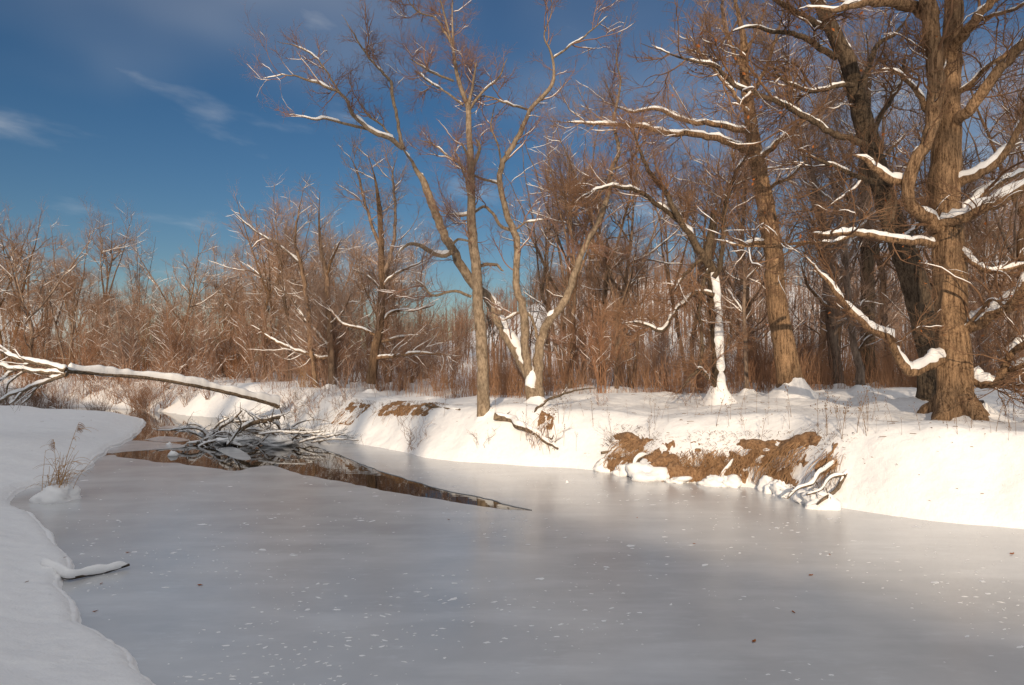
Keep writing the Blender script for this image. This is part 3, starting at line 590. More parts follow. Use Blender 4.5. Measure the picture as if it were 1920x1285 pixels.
al.limb(limb_pts([(1004, 755, 22), (996, 725, 18), (988, 680, 16), (984, 640, 15), (980, 584, 15), (969, 537, 13), (968, 490, 12), (971, 455, 12), (961, 430, 12), (948, 393, 11), (938, 345, 10), (942, 311, 10), (965, 268, 9), (985, 227, 8), (997, 203, 7), (1016, 181, 7), (1038, 150, 6), (1036, 104, 5), (1020, 67, 4), (1034, 20, 3), (1030, -40, 2)], Y + .1, -0.6), 'stem', 14, 0.05, 0.0, 0.08, 0.9, hmin=0.4, snow_w=0.8)
al.limb(limb_pts([(1009, 755, 24), (1009, 715, 18), (1011, 661, 17), (1020, 625, 16), (1031, 601, 15), (1051, 572, 14), (1072, 534, 13), (1086, 490, 12), (1103, 447, 11), (1125, 410, 10), (1138, 367, 9), (1146, 320, 8), (1160, 280, 7), (1150, 230, 5), (1163, 160, 4), (1156, 100, 3), (1176, 30, 2)], Y, 0.8), 'stem', 14, 0.05, 0.0, 0.08, 0.9, hmin=0.4, snow_w=0.8)
for s, d, sn in [([(756, 279, 11), (730, 262, 10), (690, 242, 9), (662, 214, 7), (644, 181, 6), (597, 157, 5), (540, 141, 3), (490, 147, 2)], -0.8, 0.05), ([(756, 279, 9), (747, 241, 7), (737, 187, 7), (731, 150, 6), (707, 124, 5), (684, 97, 4), (662, 62, 3), (640, 27, 2)], 0.7, 0.02), ([(692, 243, 6), (665, 236, 6), (640, 229, 5), (610, 222, 4), (585, 223, 3), (545, 212, 2)], -1.0, 0.05),
                 ([(640, 178, 4), (600, 120, 3.4), (575, 95, 3), (520, 78, 2)], 0.5, 0.03), ([(740, 262, 5), (715, 236, 4), (690, 215, 3.5), (676, 190, 3)], 0.5, 0.03),
                 ([(848, 472, 11), (828, 481, 11), (802, 467, 10), (788, 460, 8), (772, 457, 7), (755, 465, 5), (742, 480, 4)], -0.4, 0.06), ([(884, 557, 6), (854, 546, 6), (832, 549, 5), (812, 555, 5), (794, 537, 4), (777, 524, 3)], -0.5, 0.05),
                 ([(961, 432, 8), (946, 428, 7), (934, 420, 7), (921, 397, 6), (908, 388, 6), (892, 398, 5), (872, 405, 5), (850, 404, 4), (829, 401, 3)], -0.5, 0.06), ([(938, 345, 6), (918, 340, 5), (901, 333, 5), (875, 321, 5), (848, 298, 4), (808, 268, 3), (771, 262, 2)], 0.5, 0.04),
                 ([(992, 206, 5), (968, 199, 4), (945, 191, 4), (911, 181, 3), (880, 190, 2)], -0.5, 0.03), ([(1036, 110, 4), (1069, 84, 4), (1102, 64, 3), (1140, 30, 2)], 0.4, 0.02), ([(965, 432, 4), (985, 418, 3.5), (1000, 416, 3), (1020, 412, 2)], -0.3, 0.04), ([(985, 585, 6), (1000, 600, 6), (1012, 660, 6), (1013, 690, 5)], 0.3, 0.02),
                 ([(898, 500, 8), (915, 495, 7), (930, 497, 6), (945, 508, 4)], -0.6, 0.06), ([(845, 462, 6), (862, 448, 5), (880, 455, 4)], -0.3, 0.04), ([(981, 584, 5), (960, 592, 5), (945, 600, 3)], -0.3, 0.05), ([(1146, 320, 4), (1180, 300, 3), (1220, 250, 2)], 0.4, 0.03), ([(941, 318, 4), (935, 280, 3.5), (920, 235, 3), (930, 190, 2)], 0.5, 0.02)]:
    al.limb(limb_pts(s, Y + 0.2, d), 'limb', 9, sn * 0.8, 0.05, 0.1, hmin=0.5, snow_w=0.85)
snow_skirt(al.root, al.base, b[0] + 0.02, b[1] - 0.02, 0.55, 0.16, seed=14)
al.crown(290, 2300, 9000, (0.4, 1.3), (0.2, 0.65), (0.08, 0.28), r1=0.012, r2=0.007, r3=0.0044, up1=0.05, up2=0.04, snow=0.008, wob=1.25, cover=-0.2, n0=60, l0=(0.6, 1.9), r0=0.022, tmin=0.3)
# --- straight pale trunk in front of the clump
Y = 14.6; b = base_of(906, Y)
st = HeroTree('straight_alder', 'straight pale alder trunk standing alone at the brink, left of the snowy arching stem', b, M['alder'], M['redtwig'], 6)
st.limb(limb_pts([(906, 815, 30), (906, 765, 25), (906, 745, 23), (906, 700, 22), (902, 640, 21), (897, 580, 20), (892, 500, 18), (886, 440, 17), (884, 380, 15), (883, 320, 13), (880, 260, 11), (877, 200, 9), (866, 170, 8), (856, 134, 7), (850, 84, 6), (848, 20, 5), (852, -40, 3)], Y, 0.2), 'trunk', 20, 0, rough=0.05, twigs=0.7)
for s, d, sn in [([(878, 204, 7), (884, 172, 6), (888, 150, 5), (896, 115, 3)], -0.5, 0.02), ([(850, 152, 5), (825, 141, 5), (798, 130, 4), (768, 110, 3)], -0.6, 0.03), ([(850, 90, 5), (834, 58, 5), (814, 33, 4), (781, 20, 3), (760, -5, 2)], 0.5, 0.03), ([(868, 197, 5), (834, 170, 4), (801, 150, 4), (778, 132, 3)], 0.7, 0.03),
                 ([(885, 322, 7), (892, 300, 9), (901, 280, 7), (893, 260, 4)], -0.3, 0.06), ([(878, 210, 6), (905, 170, 5), (930, 150, 4), (950, 110, 3)], 0.5, 0.02), ([(879, 300, 6), (874, 285, 5), (866, 268, 3)], -0.3, 0.03), ([(885, 400, 4), (872, 330, 4), (850, 280, 3)], 0.5, 0.02), ([(852, 110, 5), (838, 40, 4), (820, -20, 3)], -0.4, 0.02)]:
    st.limb(limb_pts(s, Y + 0.15, d), 'limb', 9, sn * 0.8, 0.0, 0.1, hmin=0.5, snow_w=0.85)
snow_skirt(st.root, st.base, b[0] + 0.02, b[1] - 0.02, 0.42, 0.10, seed=12)
st.crown(150, 1600, 7500, (0.4, 1.2), (0.2, 0.65), (0.08, 0.28), r1=0.011, r2=0.007, r3=0.0044, up1=0.05, up2=0.04, snow=0.008, wob=1.25, cover=-0.2, n0=26, l0=(0.6, 1.6), r0=0.02, tmin=0.35)

def simple_tree(name, label, stems, limbs, Y, seed, mat, twig, crown, base_px, dep=0.0, snow=0.05):
    t = HeroTree(name, label, base_of(base_px, Y), mat, twig, seed)
    for s in stems: t.limb(limb_pts(s, Y, dep), 'trunk' if s is stems[0] else 'stem', 12, snow * 0.5, 0.0, 0.08, 0.9)
    for i, s in enumerate(limbs): t.limb(limb_pts(s, Y, (-1) ** i * 0.7), 'limb', 8, snow * 0.6, 0.5, 0.1, snow_w=0.85)
    t.crown(*crown); snow_skirt(t.root, t.base, t.base[0], t.base[1] - 0.03, 0.45, 0.14, seed=seed); return t
simple_tree('bare_tree', 'dark bare tree with low snowy boughs reaching towards the straight alder', [
    [(695, 720, 18), (702, 660, 16), (712, 610, 14), (716, 540, 13), (715, 470, 11), (712, 400, 9), (704, 340, 7), (690, 290, 4)], [(716, 520, 8), (735, 470, 7), (742, 400, 5), (736, 330, 4), (745, 290, 2)], [(715, 470, 7), (690, 400, 5), (672, 330, 4), (655, 290, 2)]],
    [[(706, 640, 8), (725, 640, 7), (745, 634, 6), (787, 627, 3)], [(703, 672, 9), (740, 668, 8), (794, 662, 5), (848, 667, 3)], [(713, 606, 7), (740, 584, 6), (787, 580, 4), (817, 570, 3)], [(716, 536, 6), (750, 510, 5), (794, 490, 3)], [(708, 632, 7), (677, 616, 6), (643, 606, 4), (610, 570, 3)], [(716, 545, 5), (690, 520, 4), (660, 505, 3)]],
    21.5, 31, M['bark'], M['twig'], (110, 900, 4500, (0.6, 2.0), (0.3, 0.9), (0.12, 0.4), 0.016, 0.008, 0.0045, 0.07, 0.05), 697)
simple_tree('twin_stem_tree', 'two stemmed grey tree with a snowy bough drooping over the golden reeds', [
    [(624, 740, 13), (621, 674, 12), (618, 617, 11), (615, 567, 10), (612, 517, 9), (602, 467, 7), (598, 410, 5), (600, 360, 3)], [(593, 745, 9), (588, 690, 8), (582, 651, 8), (578, 584, 8), (565, 500, 7), (553, 450, 5), (560, 400, 4), (570, 350, 3)]],
    [[(621, 671, 8), (594, 669, 8), (568, 663, 7), (535, 648, 6), (505, 634, 5), (481, 612, 3)], [(562, 494, 5), (522, 460, 4), (478, 434, 3), (438, 398, 2)], [(620, 656, 8), (592, 625, 7), (568, 597, 6), (535, 550, 5), (491, 520, 4), (461, 494, 2)], [(612, 520, 6), (625, 480, 5), (640, 450, 3)], [(616, 580, 6), (590, 555, 5), (560, 548, 3)], [(617, 610, 5), (640, 590, 4), (660, 550, 2)]],
    22.5, 32, M['bark'], M['twig'], (130, 1000, 4500, (0.6, 2.0), (0.3, 0.9), (0.12, 0.4), 0.014, 0.007, 0.0045, 0.08, 0.05), 622)
simple_tree('crooked_tree', 'crooked slim trunk rising from the snow between the ridged trunk and the massive oak', [
    [(1614, 765, 20), (1612, 740, 17), (1612, 690, 15), (1600, 640, 12), (1594, 590, 12), (1588, 530, 11), (1584, 470, 10), (1578, 400, 9), (1560, 330, 7), (1566, 250, 5)]],
    [[(1594, 600, 8), (1575, 570, 8), (1570, 530, 6), (1550, 480, 4)], [(1610, 660, 7), (1625, 640, 6), (1650, 620, 4)], [(1584, 470, 6), (1610, 430, 5), (1640, 400, 3)], [(1578, 400, 6), (1550, 370, 5), (1520, 340, 3)]],
    16.2, 33, M['bark'], M['twig'], (60, 500, 3000, (0.5, 1.6), (0.3, 0.8), (0.12, 0.4), 0.014, 0.007, 0.0042, 0.05, 0.04), 1612)
simple_tree('dark_straight_tree', 'thick dark trunk in the woods directly behind the slim crooked tree', [
    [(1630, 745, 30), (1629, 690, 26), (1627, 600, 24), (1626, 500, 23), (1623, 420, 22), (1620, 340, 20), (1622, 250, 16), (1630, 150, 11), (1625, 60, 6)]],
    [[(1624, 500, 12), (1640, 470, 11), (1655, 440, 7), (1690, 390, 4)], [(1624, 420, 10), (1590, 370, 8), (1550, 330, 5)], [(1621, 340, 10), (1660, 290, 8), (1700, 250, 5)], [(1624, 240, 8), (1590, 180, 6), (1570, 120, 4)]],
    19.5, 34, M['dark_oak'], M['twig'], (100, 900, 5000, (0.7, 2.2), (0.3, 1.0), (0.15, 0.45), 0.018, 0.008, 0.0045, 0.05, 0.04), 1629)
simple_tree('forked_tree', 'forked brown trunk with a snowy fork standing between ridged trunk and crooked tree', [
    [(1572, 740, 26), (1568, 690, 22), (1558, 600, 19), (1552, 520, 17), (1549, 456, 15), (1540, 390, 11), (1520, 310, 8), (1510, 220, 5)], [(1552, 500, 10), (1575, 450, 9), (1590, 390, 7), (1600, 300, 5)]],
    [[(1551, 520, 8), (1535, 470, 7), (1515, 440, 5)], [(1556, 580, 7), (1520, 540, 6), (1500, 490, 4)], [(1560, 620, 7), (1600, 590, 5), (1620, 560, 3)]],
    18.5, 35, M['bark'], M['twig'], (90, 800, 4500, (0.7, 2.0), (0.3, 0.9), (0.15, 0.4), 0.016, 0.008, 0.0045, 0.05, 0.04), 1570)
simple_tree('slender_tree', 'slender pale sapling between the snow plastered fork and the ridged trunk', [
    [(1400, 750, 9), (1400, 730, 8), (1398, 660, 7), (1395, 590, 6), (1396, 520, 6), (1392, 440, 5), (1398, 360, 4), (1390, 280, 2)]],
    [[(1396, 590, 4), (1375, 560, 3), (1360, 540, 2)], [(1396, 530, 4), (1420, 500, 3), (1440, 470, 2)], [(1394, 450, 4), (1370, 410, 3), (1360, 370, 2)]],
    16.8, 36, M['bark'], M['twig'], (40, 300, 1500, (0.4, 1.3), (0.25, 0.7), (0.1, 0.3), 0.01, 0.006, 0.004, 0.05, 0.04), 1400)

# ------------------------------------------------------------------ the woods: a handful of tree kinds, copied as individuals
def wood_tree(seed, H=10.0, forks=1, spread=1.0, r=0.11, low=0.3, n=(42, 460, 2800), snow=0.02, lean=0.0):
    rg = np.random.default_rng(seed)
    root = thing('woodland_tree', (0, 0, 0), 'x', 'tree')
    g, s, c, cs = Geo(), Geo(), Geo(), Geo()
    stems, radii = [], []
    k = 30; t = np.linspace(0, 1, k)
    def stem(p0, az, ln, h, r0, r1, curve):
        ph = rg.uniform(0, 50)
        x = p0[0] + np.cos(az) * ln * h * t ** curve + 0.035 * h * fbm(t * 3 + ph, 0.3, 0, 3) * t; y = p0[1] + np.sin(az) * ln * h * t ** curve + 0.035 * h * fbm(t * 3 + ph, 5.3, 0, 3) * t
        P = np.stack([x, y, p0[2] + h * t], 1); R = r0 + (r1 - r0) * t ** 0.85
        stems.append(P); radii.append(R); tubes(g, P, R, 9, rough=0.08, seed=ph); return P, R
    az0 = rg.uniform(0, 6.28)
    for f in range(forks):
        az = az0 + f * 6.28 / forks + rg.normal(0, 0.3); split = rg.uniform(0.34, 0.5) * H * (1 if f == 0 else 0.85)
        P, R = stem((0.05 * np.cos(az) * (forks > 1), 0.05 * np.sin(az) * (forks > 1), -0.25), az, lean + (0.16 if forks > 1 else 0.03), split + 0.25, r * (1 if f == 0 else 0.8) * 1.15, r * 0.72, 1.1)
        nl = int(rg.integers(2, 5)) if forks < 3 else 2; a0 = rg.uniform(0, 6.28)
        for q in range(nl):
            stem(P[-1 - int(rg.integers(0, 4))], a0 + q * 6.28 / nl + rg.normal(0, 0.4), rg.uniform(0.12, 0.48) * spread + lean, (H - split) * rg.uniform(0.7, 1.0), r * rg.uniform(0.45, 0.68), 0.008, 0.8)
    R = radii[0]; R[:3] *= np.array([1.3, 1.15, 1.05])
    P, R = np.stack(stems), np.stack(radii)
    P1, R1 = grow(P, R, n[0], (0.10 * H * spread, 0.32 * H * spread), (0.5, 1.1), 14, r * 0.36, 0.045, 0.13, low * 0.6, 0.98, 0.22, rg, taper_len=0.5, ratio=0.7)
    tubes(g, P1, R1, 6); snow_caps(s, P1, R1, snow, 6, 0.1, 0.45, rg, freq=2.2)
    P2, R2 = grow(P1, R1, n[1], (0.05 * H, 0.15 * H), (0.4, 1.0), 6, r * 0.12, 0.05, 0.14, 0.15, 1, 0.35, rg)
    P3, R3 = grow(P2, R2, n[2], (0.02 * H, 0.06 * H), (0.35, 1.0), 3, 0.0062 * H / 10, 0.05, 0.16, 0.1, 1, 0.6, rg)
    tubes(c, P2, R2, 3); tubes(c, P3, R3, 3); snow_caps(cs, P2[:n[1] // 2], R2[:n[1] // 2], 0.012, 5, -0.25, 0.5, rg, freq=2.5)
    t_ = obj('trunk', g.mesh('trunk'), M['bark'], root); obj('snow_cap', s.mesh('snow_cap'), M['snowcap'], t_, kind='stuff')
    c_ = obj('crown', c.mesh('crown'), M['twig'], root); obj('snow_dusting', cs.mesh('snow_dusting'), M['snowcap'], c_, kind='stuff')
    return root
protos = [wood_tree(101), wood_tree(102, forks=2, r=0.10), wood_tree(103, spread=1.25, low=0.22, r=0.13), wood_tree(104, forks=3, r=0.08), wood_tree(105, spread=0.75, low=0.4, r=0.09),
          wood_tree(106, forks=2, spread=1.2, low=0.15, r=0.12), wood_tree(107, lean=0.15, spread=1.1, r=0.1), wood_tree(108, spread=0.6, low=0.25, r=0.07, n=(40, 460, 2400))]
used = set()
def place(protos, k, loc, rz, s, label, group, tilt=(0, 0)):
    pr = protos[k]
    if pr.name not in used:
        used.add(pr.name); pr.location = loc; pr.rotation_euler = (tilt[0], tilt[1], rz); pr.scale = (s, s, s); pr['label'] = label; pr['group'] = group; return pr
    return copy_tree(pr, loc, rz, s, label, group, tilt)
TOPX = [0, 60, 110, 180, 260, 330, 420, 470, 540, 620, 660, 760, 800, 880, 960, 1040, 1100, 1200, 1300, 1400, 1600, 1920, 2100]
TOPY = [410, 398, 440, 425, 470, 455, 470, 420, 370, 350, 300, 320, 400, 450, 430, 260, 180, 200, 150, 120, 60, 40, 40]
rg = np.random.default_rng(77)
trees = []
PLACES = [(70, 'at the log tips'), (170, 'above the log branches'), (280, 'above the log middle'), (380, 'above the open water'), (470, 'above the brush pile'), (570, 'over the golden reeds'), (665, 'near the two stemmed tree'),
          (780, 'near the snowy boughed tree'), (880, 'left of the straight alder'), (990, 'between straight alder and clump'), (1110, 'right of the alder clump'), (1220, 'between clump and plastered fork'), (1330, 'left of the plastered fork'), (1440, 'between fork and ridged trunk'),
          (1540, 'right of the ridged trunk'), (1640, 'by the crooked tree'), (1760, 'by the leaning oak'), (9999, 'behind the massive oak')]
FORMS = ['upright single stemmed', 'twin stemmed', 'wide crowned', 'three stemmed', 'narrow high crowned', 'low branched twin stemmed', 'slanting', 'thin close twigged']
ORD = ['', 'second ', 'third ', 'fourth ', 'fifth ', 'sixth ', 'seventh ', 'eighth ', 'ninth ', 'tenth ', 'eleventh ', 'twelfth ', 'thirteenth ', 'fourteenth ', 'fifteenth ', 'sixteenth ', 'seventeenth ', 'eighteenth ', 'nineteenth ', 'twentieth ', 'twenty-first ', 'twenty-second ', 'twenty-third ', 'twenty-fourth ', 'twenty-fifth ', 'twenty-sixth ', 'twenty-seventh ', 'twenty-eighth ', 'twenty-ninth ', 'thirtieth ']
def place_name(px): return next(t for lim, t in PLACES if px < lim)
def name_all(recs, what, depth):
    bins = {}
    for px, o, form in recs: bins.setdefault((form, place_name(px)), []).append((px, o))
    for (form, plc), items in bins.items():
        items.sort(key=lambda q: q[0])
        for i, (px, o) in enumerate(items):
            o['label'] = (ORD[min(i, 15)] + form + ' ' + what + ' ' + depth + ', ' + plc) if len(items) > 1 and i else (form + ' ' + what + ' ' + depth + ', ' + plc)
def try_tree(px, Y, top, tol=1.6):
    x = (px - CX) / F_PX * Y
    for (a, b_) in trees:
        if (a - x) ** 2 + (b_ - Y) ** 2 < tol ** 2: return None
    trees.append((x, Y)); return x
def wood(n, y0, y1, xr, group, label, depth, hmax=14.5, kinds=range(8), tol=1.5, top_add=(0, 110), left_min=30):
    c = 0; t = 0; recs = []
    while c < n and t < n * 30:
        t += 1; px = rg.uniform(*xr); Yd = y0 + (y1 - y0) * rg.random() ** 0.8
        x = (px - CX) / F_PX * Yd
        if px < 560 and Yd < left_min: continue
        if try_tree(px, Yd, 0, tol) is None: continue
        top = np.interp(px, TOPX, TOPY) + rg.uniform(*top_add)
        h = CAM_H + (HOR - top) / F_PX * Yd - 1.0
        h = float(np.clip(h, 3.5, hmax)) * rg.uniform(0.9, 1.0)
        if h > hmax * 0.99: h *= rg.uniform(0.75, 1)
        ki = int(rg.choice(list(kinds)))
        o = place(protos, ki, (x, Yd, gz(x, Yd) - 0.05), rg.uniform(0, 6.28), h / 10.0, label, group, (rg.normal(0, 0.03), rg.normal(0, 0.03))); c += 1; recs.append((px, o, FORMS[ki]))
    name_all(recs, 'bare tree', depth)
wood(12, 18.5, 25, (1080, 1960), 'trees just behind the snowy bank', 'bare woodland tree close behind the snowy bank between the larger trunks', 'near the bank', tol=1.1, top_add=(-60, 250))
wood(7, 24, 30, (640, 1060), 'trees behind the alders', 'bare tree standing in the brown thicket behind the pale alders', 'in the near thicket', tol=1.2, top_add=(60, 200))
wood(5, 19.5, 25, (1030, 1180), 'trees right of the alder clump', 'bare tree rising beside the alders', 'near the alders', tol=0.8, top_add=(-60, 60))
wood(14, 25, 40, (1020, 1980), 'trees deep in the right-hand woods', 'bare tree deep in the woods below the far hills', 'deep in the woods', top_add=(-40, 260))
wood(30, 33, 48, (-40, 640), 'trees beyond the creek bend', 'bare snow streaked tree in the low woods beyond the creek bend', 'beyond the bend', top_add=(30, 120), tol=1.3)
wood(15, 38, 60, (560, 1980), 'distant trees at the foot of the hills', 'distant bare tree at the foot of the wooded hills', 'below the hills', hmax=10, top_add=(120, 380))
wood(44, 46, 80, (-60, 800), 'distant trees across the flat woods', 'distant bare tree on the flat skyline beyond the creek bend', 'on the skyline', hmax=14, top_add=(10, 110))

for i, (px, Yd, top, k, lab) in enumerate([(18, 37, 412, 1, 'leftmost tall bare tree above the log tips'), (60, 35, 398, 2, 'tall round crowned tree over the log tips, highest at far left'), (138, 38, 432, 4, 'slender tree above the log branches'), (195, 36, 424, 0, 'airy wide topped tree above the log branches'), (258, 39, 462, 7, 'thin pale tree over the log middle'), (338, 36, 452, 2, 'snow streaked tree with flat boughs over the open water'), (418, 37, 462, 4, 'pale straight tree over the brush pile'), (495, 34, 398, 1, 'twin stemmed tree left of the golden reeds'), (545, 30, 372, 4, 'slender tall tree rising behind the golden reeds')]):
    x = (px - CX) / F_PX * Yd; h = (CAM_H + (HOR - top) / F_PX * Yd - 0.6) * 1.04
    place(protos, k, (x, Yd, gz(x, Yd) - 0.05), i * 2.3, h / 10.0, lab, 'taller trees beyond the creek bend')
# shrubs
def shrub_proto(seed, H=3.0, n=(16, 150, 900), spread=0.45, snow=0.02, mat='shrub', rad=0.016, name='shrub', cat='shrub'):
    rg = np.random.default_rng(seed); root = thing(name, (0, 0, 0), 'x', cat)
    k = 12; t = np.linspace(0, 1, k)[None, :]; m = n[0]
    az = rg.uniform(0, 6.28, (m, 1)); ln = rg.uniform(0.05, spread, (m, 1)) * H; h = rg.uniform(0.55, 1, (m, 1)) * H; ph = rg.uniform(0, 99, (m, 1))
    P = np.stack([0.12 * np.cos(az) + np.cos(az) * ln * t ** 1.3 + 0.12 * vnoise(t * 4 + ph, 1.0), 0.12 * np.sin(az) + np.sin(az) * ln * t ** 1.3 + 0.12 * vnoise(t * 4 + ph, 7.0), h * t - 0.1 - 0.12 * H * (ln / H) * t ** 3], -1)
    R = rad * rg.uniform(0.6, 1.2, (m, 1)) * (1 - 0.8 * t)
    g, s = Geo(), Geo(); tubes(g, P, R, 5)
    P2, R2 = grow(P, R, n[1], (0.12 * H, 0.38 * H), (0.3, 0.9), 6, rad * 0.5, 0.05, 0.13, 0.2, 1, 0.4, rg)
    P3, R3 = grow(P2, R2, n[2], (0.04 * H, 0.13 * H), (0.3, 0.9), 3, rad * 0.28, 0.05, 0.15, 0.1, 1, 0.6, rg)
    c = Geo(); tubes(c, P2, R2, 4); tubes(c, P3, R3, 3)
    obj('stems', g.mesh('stems'), M[mat], root, kind='stuff'); tw = obj('twigs', c.mesh('twigs'), M[mat], root, kind='stuff')
    if snow:
        snow_caps(s, P, R, snow, 5, 0.1, 0.4, rg); snow_caps(s, P2, R2, snow * 0.8, 5, -0.05, 0.45, rg); obj('snow_dusting', s.mesh('snow_dusting'), M['snowcap'], tw, kind='stuff')
    return root
shrubs = [shrub_proto(201), shrub_proto(202, 3.4, (12, 170, 1000), 0.55), shrub_proto(203, 2.4, (20, 170, 900), 0.6), shrub_proto(204, 4.2, (14, 200, 1300), 0.35)]
SFORMS = ['bushy', 'sprawling', 'low dense', 'tall upright']
def thicket(n, y0, y1, xr, group, label, depth, s=(0.7, 1.3), left_min=29.5):
    c = 0; recs = []
    while c < n:
        px = rg.uniform(*xr); Yd = rg.uniform(y0, y1); x = (px - CX) / F_PX * Yd
        if px < 540 and Yd < left_min: continue
        ki = int(rg.integers(0, 4)); o = place(shrubs, ki, (x, Yd, gz(x, Yd)), rg.uniform(0, 6.28), rg.uniform(*s), label, group); c += 1; recs.append((px, o, SFORMS[ki]))
    name_all(recs, 'brown shrub', depth)
thicket(70, 30, 46, (-30, 600), 'shrubs beyond the creek bend', 'tangled rusty brown shrub in the thicket beyond the creek bend', 'beyond the bend', (0.6, 1.15))
for i, (px, py, k, sc_, lab) in enumerate([(185, 752, 0, 0.6, 'dense rusty bush under the log, nearest its branches'), (215, 756, 1, 0.62, 'rusty bush under the log, second from its branches'), (245, 760, 2, 0.8, 'low dense rusty bush under the middle of the log'), (280, 764, 0, 0.66, 'rusty bush leaning over the open water at the bend'), (312, 764, 1, 0.6, 'sprawling dark bush at the head of the open water'), (335, 758, 2, 0.7, 'low rusty bush right of the head of the open water'), (365, 752, 0, 0.5, 'small rusty bush under the right half of the log'), (150, 742, 2, 0.6, 'low rusty bush at the left shore behind the log'), (400, 745, 2, 0.5, 'low bush before the golden reeds'), (265, 748, 3, 0.5, 'upright rusty bush behind the log middle'), (225, 742, 3, 0.5, 'upright rusty bush behind the log branches')]):
    u_ = at(px, py, 27.5); place(shrubs, k, (u_[0], 27.5 + 1.4 * (i % 3), gz(u_[0], 27.5 + 1.4 * (i % 3))), i * 1.9, sc_, lab, 'rusty bushes at the creek bend')
thicket(30, 22, 32, (560, 860), 'shrubs behind the alders', 'brown leafless shrub in the thicket behind the alders', 'in the middle thicket', (0.6, 1.2))
thicket(36, 18, 32, (1060, 1960), 'shrubs under the right-hand woods', 'leafless brown shrub under the trees behind the snowy bank', 'under the trees', (0.4, 1.0))

# undergrowth masses
def stems_mass(name, label, n, xr, yr, h, mat, seed, rad=0.004, lean=0.25, keep=None, sides=3):
    rg = np.random.default_rng(seed); px = rg.uniform(*xr, n); Yd = rg.uniform(*yr, n); x = (px - CX) / F_PX * Yd
    if keep is not None: q = keep(x, Yd); x, Yd = x[q], Yd[q]
    n = len(x)
    dens = fbm(x * 0.45, Yd * 0.45, 3, 3); hh = rg.uniform(h[0], h[1], n) * (1 + 0.35 * dens)
    q = rg.random(n) < np.clip(0.55 + 0.9 * dens, 0.12, 1); x, Yd, hh = x[q], Yd[q], hh[q]; n = len(x)
    z = ground_z(x, Yd, True); k = 3; t = np.linspace(0, 1, k)[None]
    a = rg.uniform(0, 6.28, (n, 1)); l = np.abs(rg.normal(0, lean, (n, 1))) * hh[:, None]; bend = rg.normal(0, 0.06, (n, 1)) * hh[:, None]
    P = np.stack([x[:, None] + np.cos(a) * l * t + bend * np.sin(t * 3.1), Yd[:, None] + np.sin(a) * l * t, z[:, None] - 0.05 + hh[:, None] * t * (1 - 0.25 * (l / hh[:, None]) * t)], -1)
    R = rad * rg.uniform(0.6, 1.4, (n, 1)) * (1 - 0.6 * t)
    g = Geo(); tubes(g, P, R, sides); return obj(name, g.mesh(name), M[mat], kind='stuff', label=label)
stems_mass('undergrowth', 'brown undergrowth of thin stems along the edge of the woods', 14000, (540, 1990), (17.6, 23.5), (0.5, 1.45), 'reed', 301, 0.0048, keep=lambda x, y: seg_dist(x, y, FAR[::4]) > 3.2)
stems_mass('tall_undergrowth', 'deep brown undergrowth filling the woods behind the bank', 5200, (480, 1990), (22, 36), (0.6, 1.6), 'shrub', 302, 0.007, keep=lambda x, y: ~((x / y > -0.11) & (x / y < 0.10) & (y > 24) & (vnoise(x * 0.8, y * 0.5) > -0.5)))
stems_mass('bend_undergrowth', 'rusty undergrowth beyond the creek bend', 6500, (-60, 640), (31, 50), (0.6, 1.6), 'shrub', 303, 0.008)
stems_mass('reed_bed', 'golden dry reeds standing on the far bank beneath the drooping bough', 2600, (440, 580), (22.5, 26), (0.7, 1.5), 'straw', 304, 0.005, 0.14, keep=lambda x, y: (seg_dist(x, y, FAR[::4]) > 2.2) & (fbm(x * 0.8, y * 0.8, 5, 2) > -0.25))
stems_mass('pale_reed_bed', 'pale dry reeds in front of the dark thicket behind the alders', 4200, (600, 1080), (18.6, 22), (0.7, 1.5), 'reed', 305, 0.0045, 0.12, keep=lambda x, y: seg_dist(x, y, FAR[::4]) > 2.6)

# far wooded hills: one mass of thousands of small bare trees
def far_wood():
    rg = np.random.default_rng(401); n = 4600
    Yd = 62 + 190 * rg.random(n) ** 1.3; px = rg.uniform(600, 2060, n); x = (px - CX) / F_PX * Yd
    z = ground_z(x, Yd, True); keep = z > 1.8; clear = (vnoise(x * 0.045, Yd * 0.035) > 0.42); keep &= ~clear & ~((x > -11) & (x < 6) & (Yd < 120) & (vnoise(x * 0.2, Yd * 0.1) > -0.55))
    x, Yd, z = x[keep], Yd[keep], z[keep]; n = len(x)
    H = rg.uniform(4, 7.5, n); k = 3; t = np.linspace(0, 1, k)[None]
    P = np.stack([x[:, None] + 0.25 * rg.normal(size=(n, 1)) * t, Yd[:, None] + 0 * t, z[:, None] - 0.3 + H[:, None] * t], -1); R = 0.09 * (1 - 0.85 * t) * np.ones((n, 1))
    g = Geo(); tubes(g, P, R, 3)
    P1, R1 = grow(P, R, n * 5, (1.2, 3.0), (0.4, 0.9), 2, 0.045, 0.1, 0.1, 0.25, 1, 0.4, rg); tubes(g, P1, R1, 3)
    P2, R2 = grow(P1, R1, n * 9, (0.6, 1.8), (0.3, 0.9), 2, 0.026, 0.1, 0.1, 0.2, 1, 0.6, rg); tubes(g, P2, R2, 3)
    obj('far_woods', g.mesh('far_woods'), M['farwood'], kind='stuff', label='far brown leafless woods covering the hills')
far_wood()

# ------------------------------------------------------------------ trees on the terrace behind the camera: their crowns shade the creek and the top of the oak
for i, (x, y, h, k) in enumerate([(5.3, -31, 25, 2), (6.2, -36, 26, 5), (4.7, -27.5, 24, 4), (7.4, -29, 25, 2), (-10, -32, 15, 2), (-12.5, -36, 16, 5), (-8.2, -34, 14, 2), (-17, -28, 14, 2)]):
    copy_tree(protos[k], (x, y, gz(x, y) - 0.1), 1.7 * i, h / 10.0, ORD[i] + 'tall bare tree on the terrace behind the viewpoint', 'trees on the terrace behind the viewpoint')

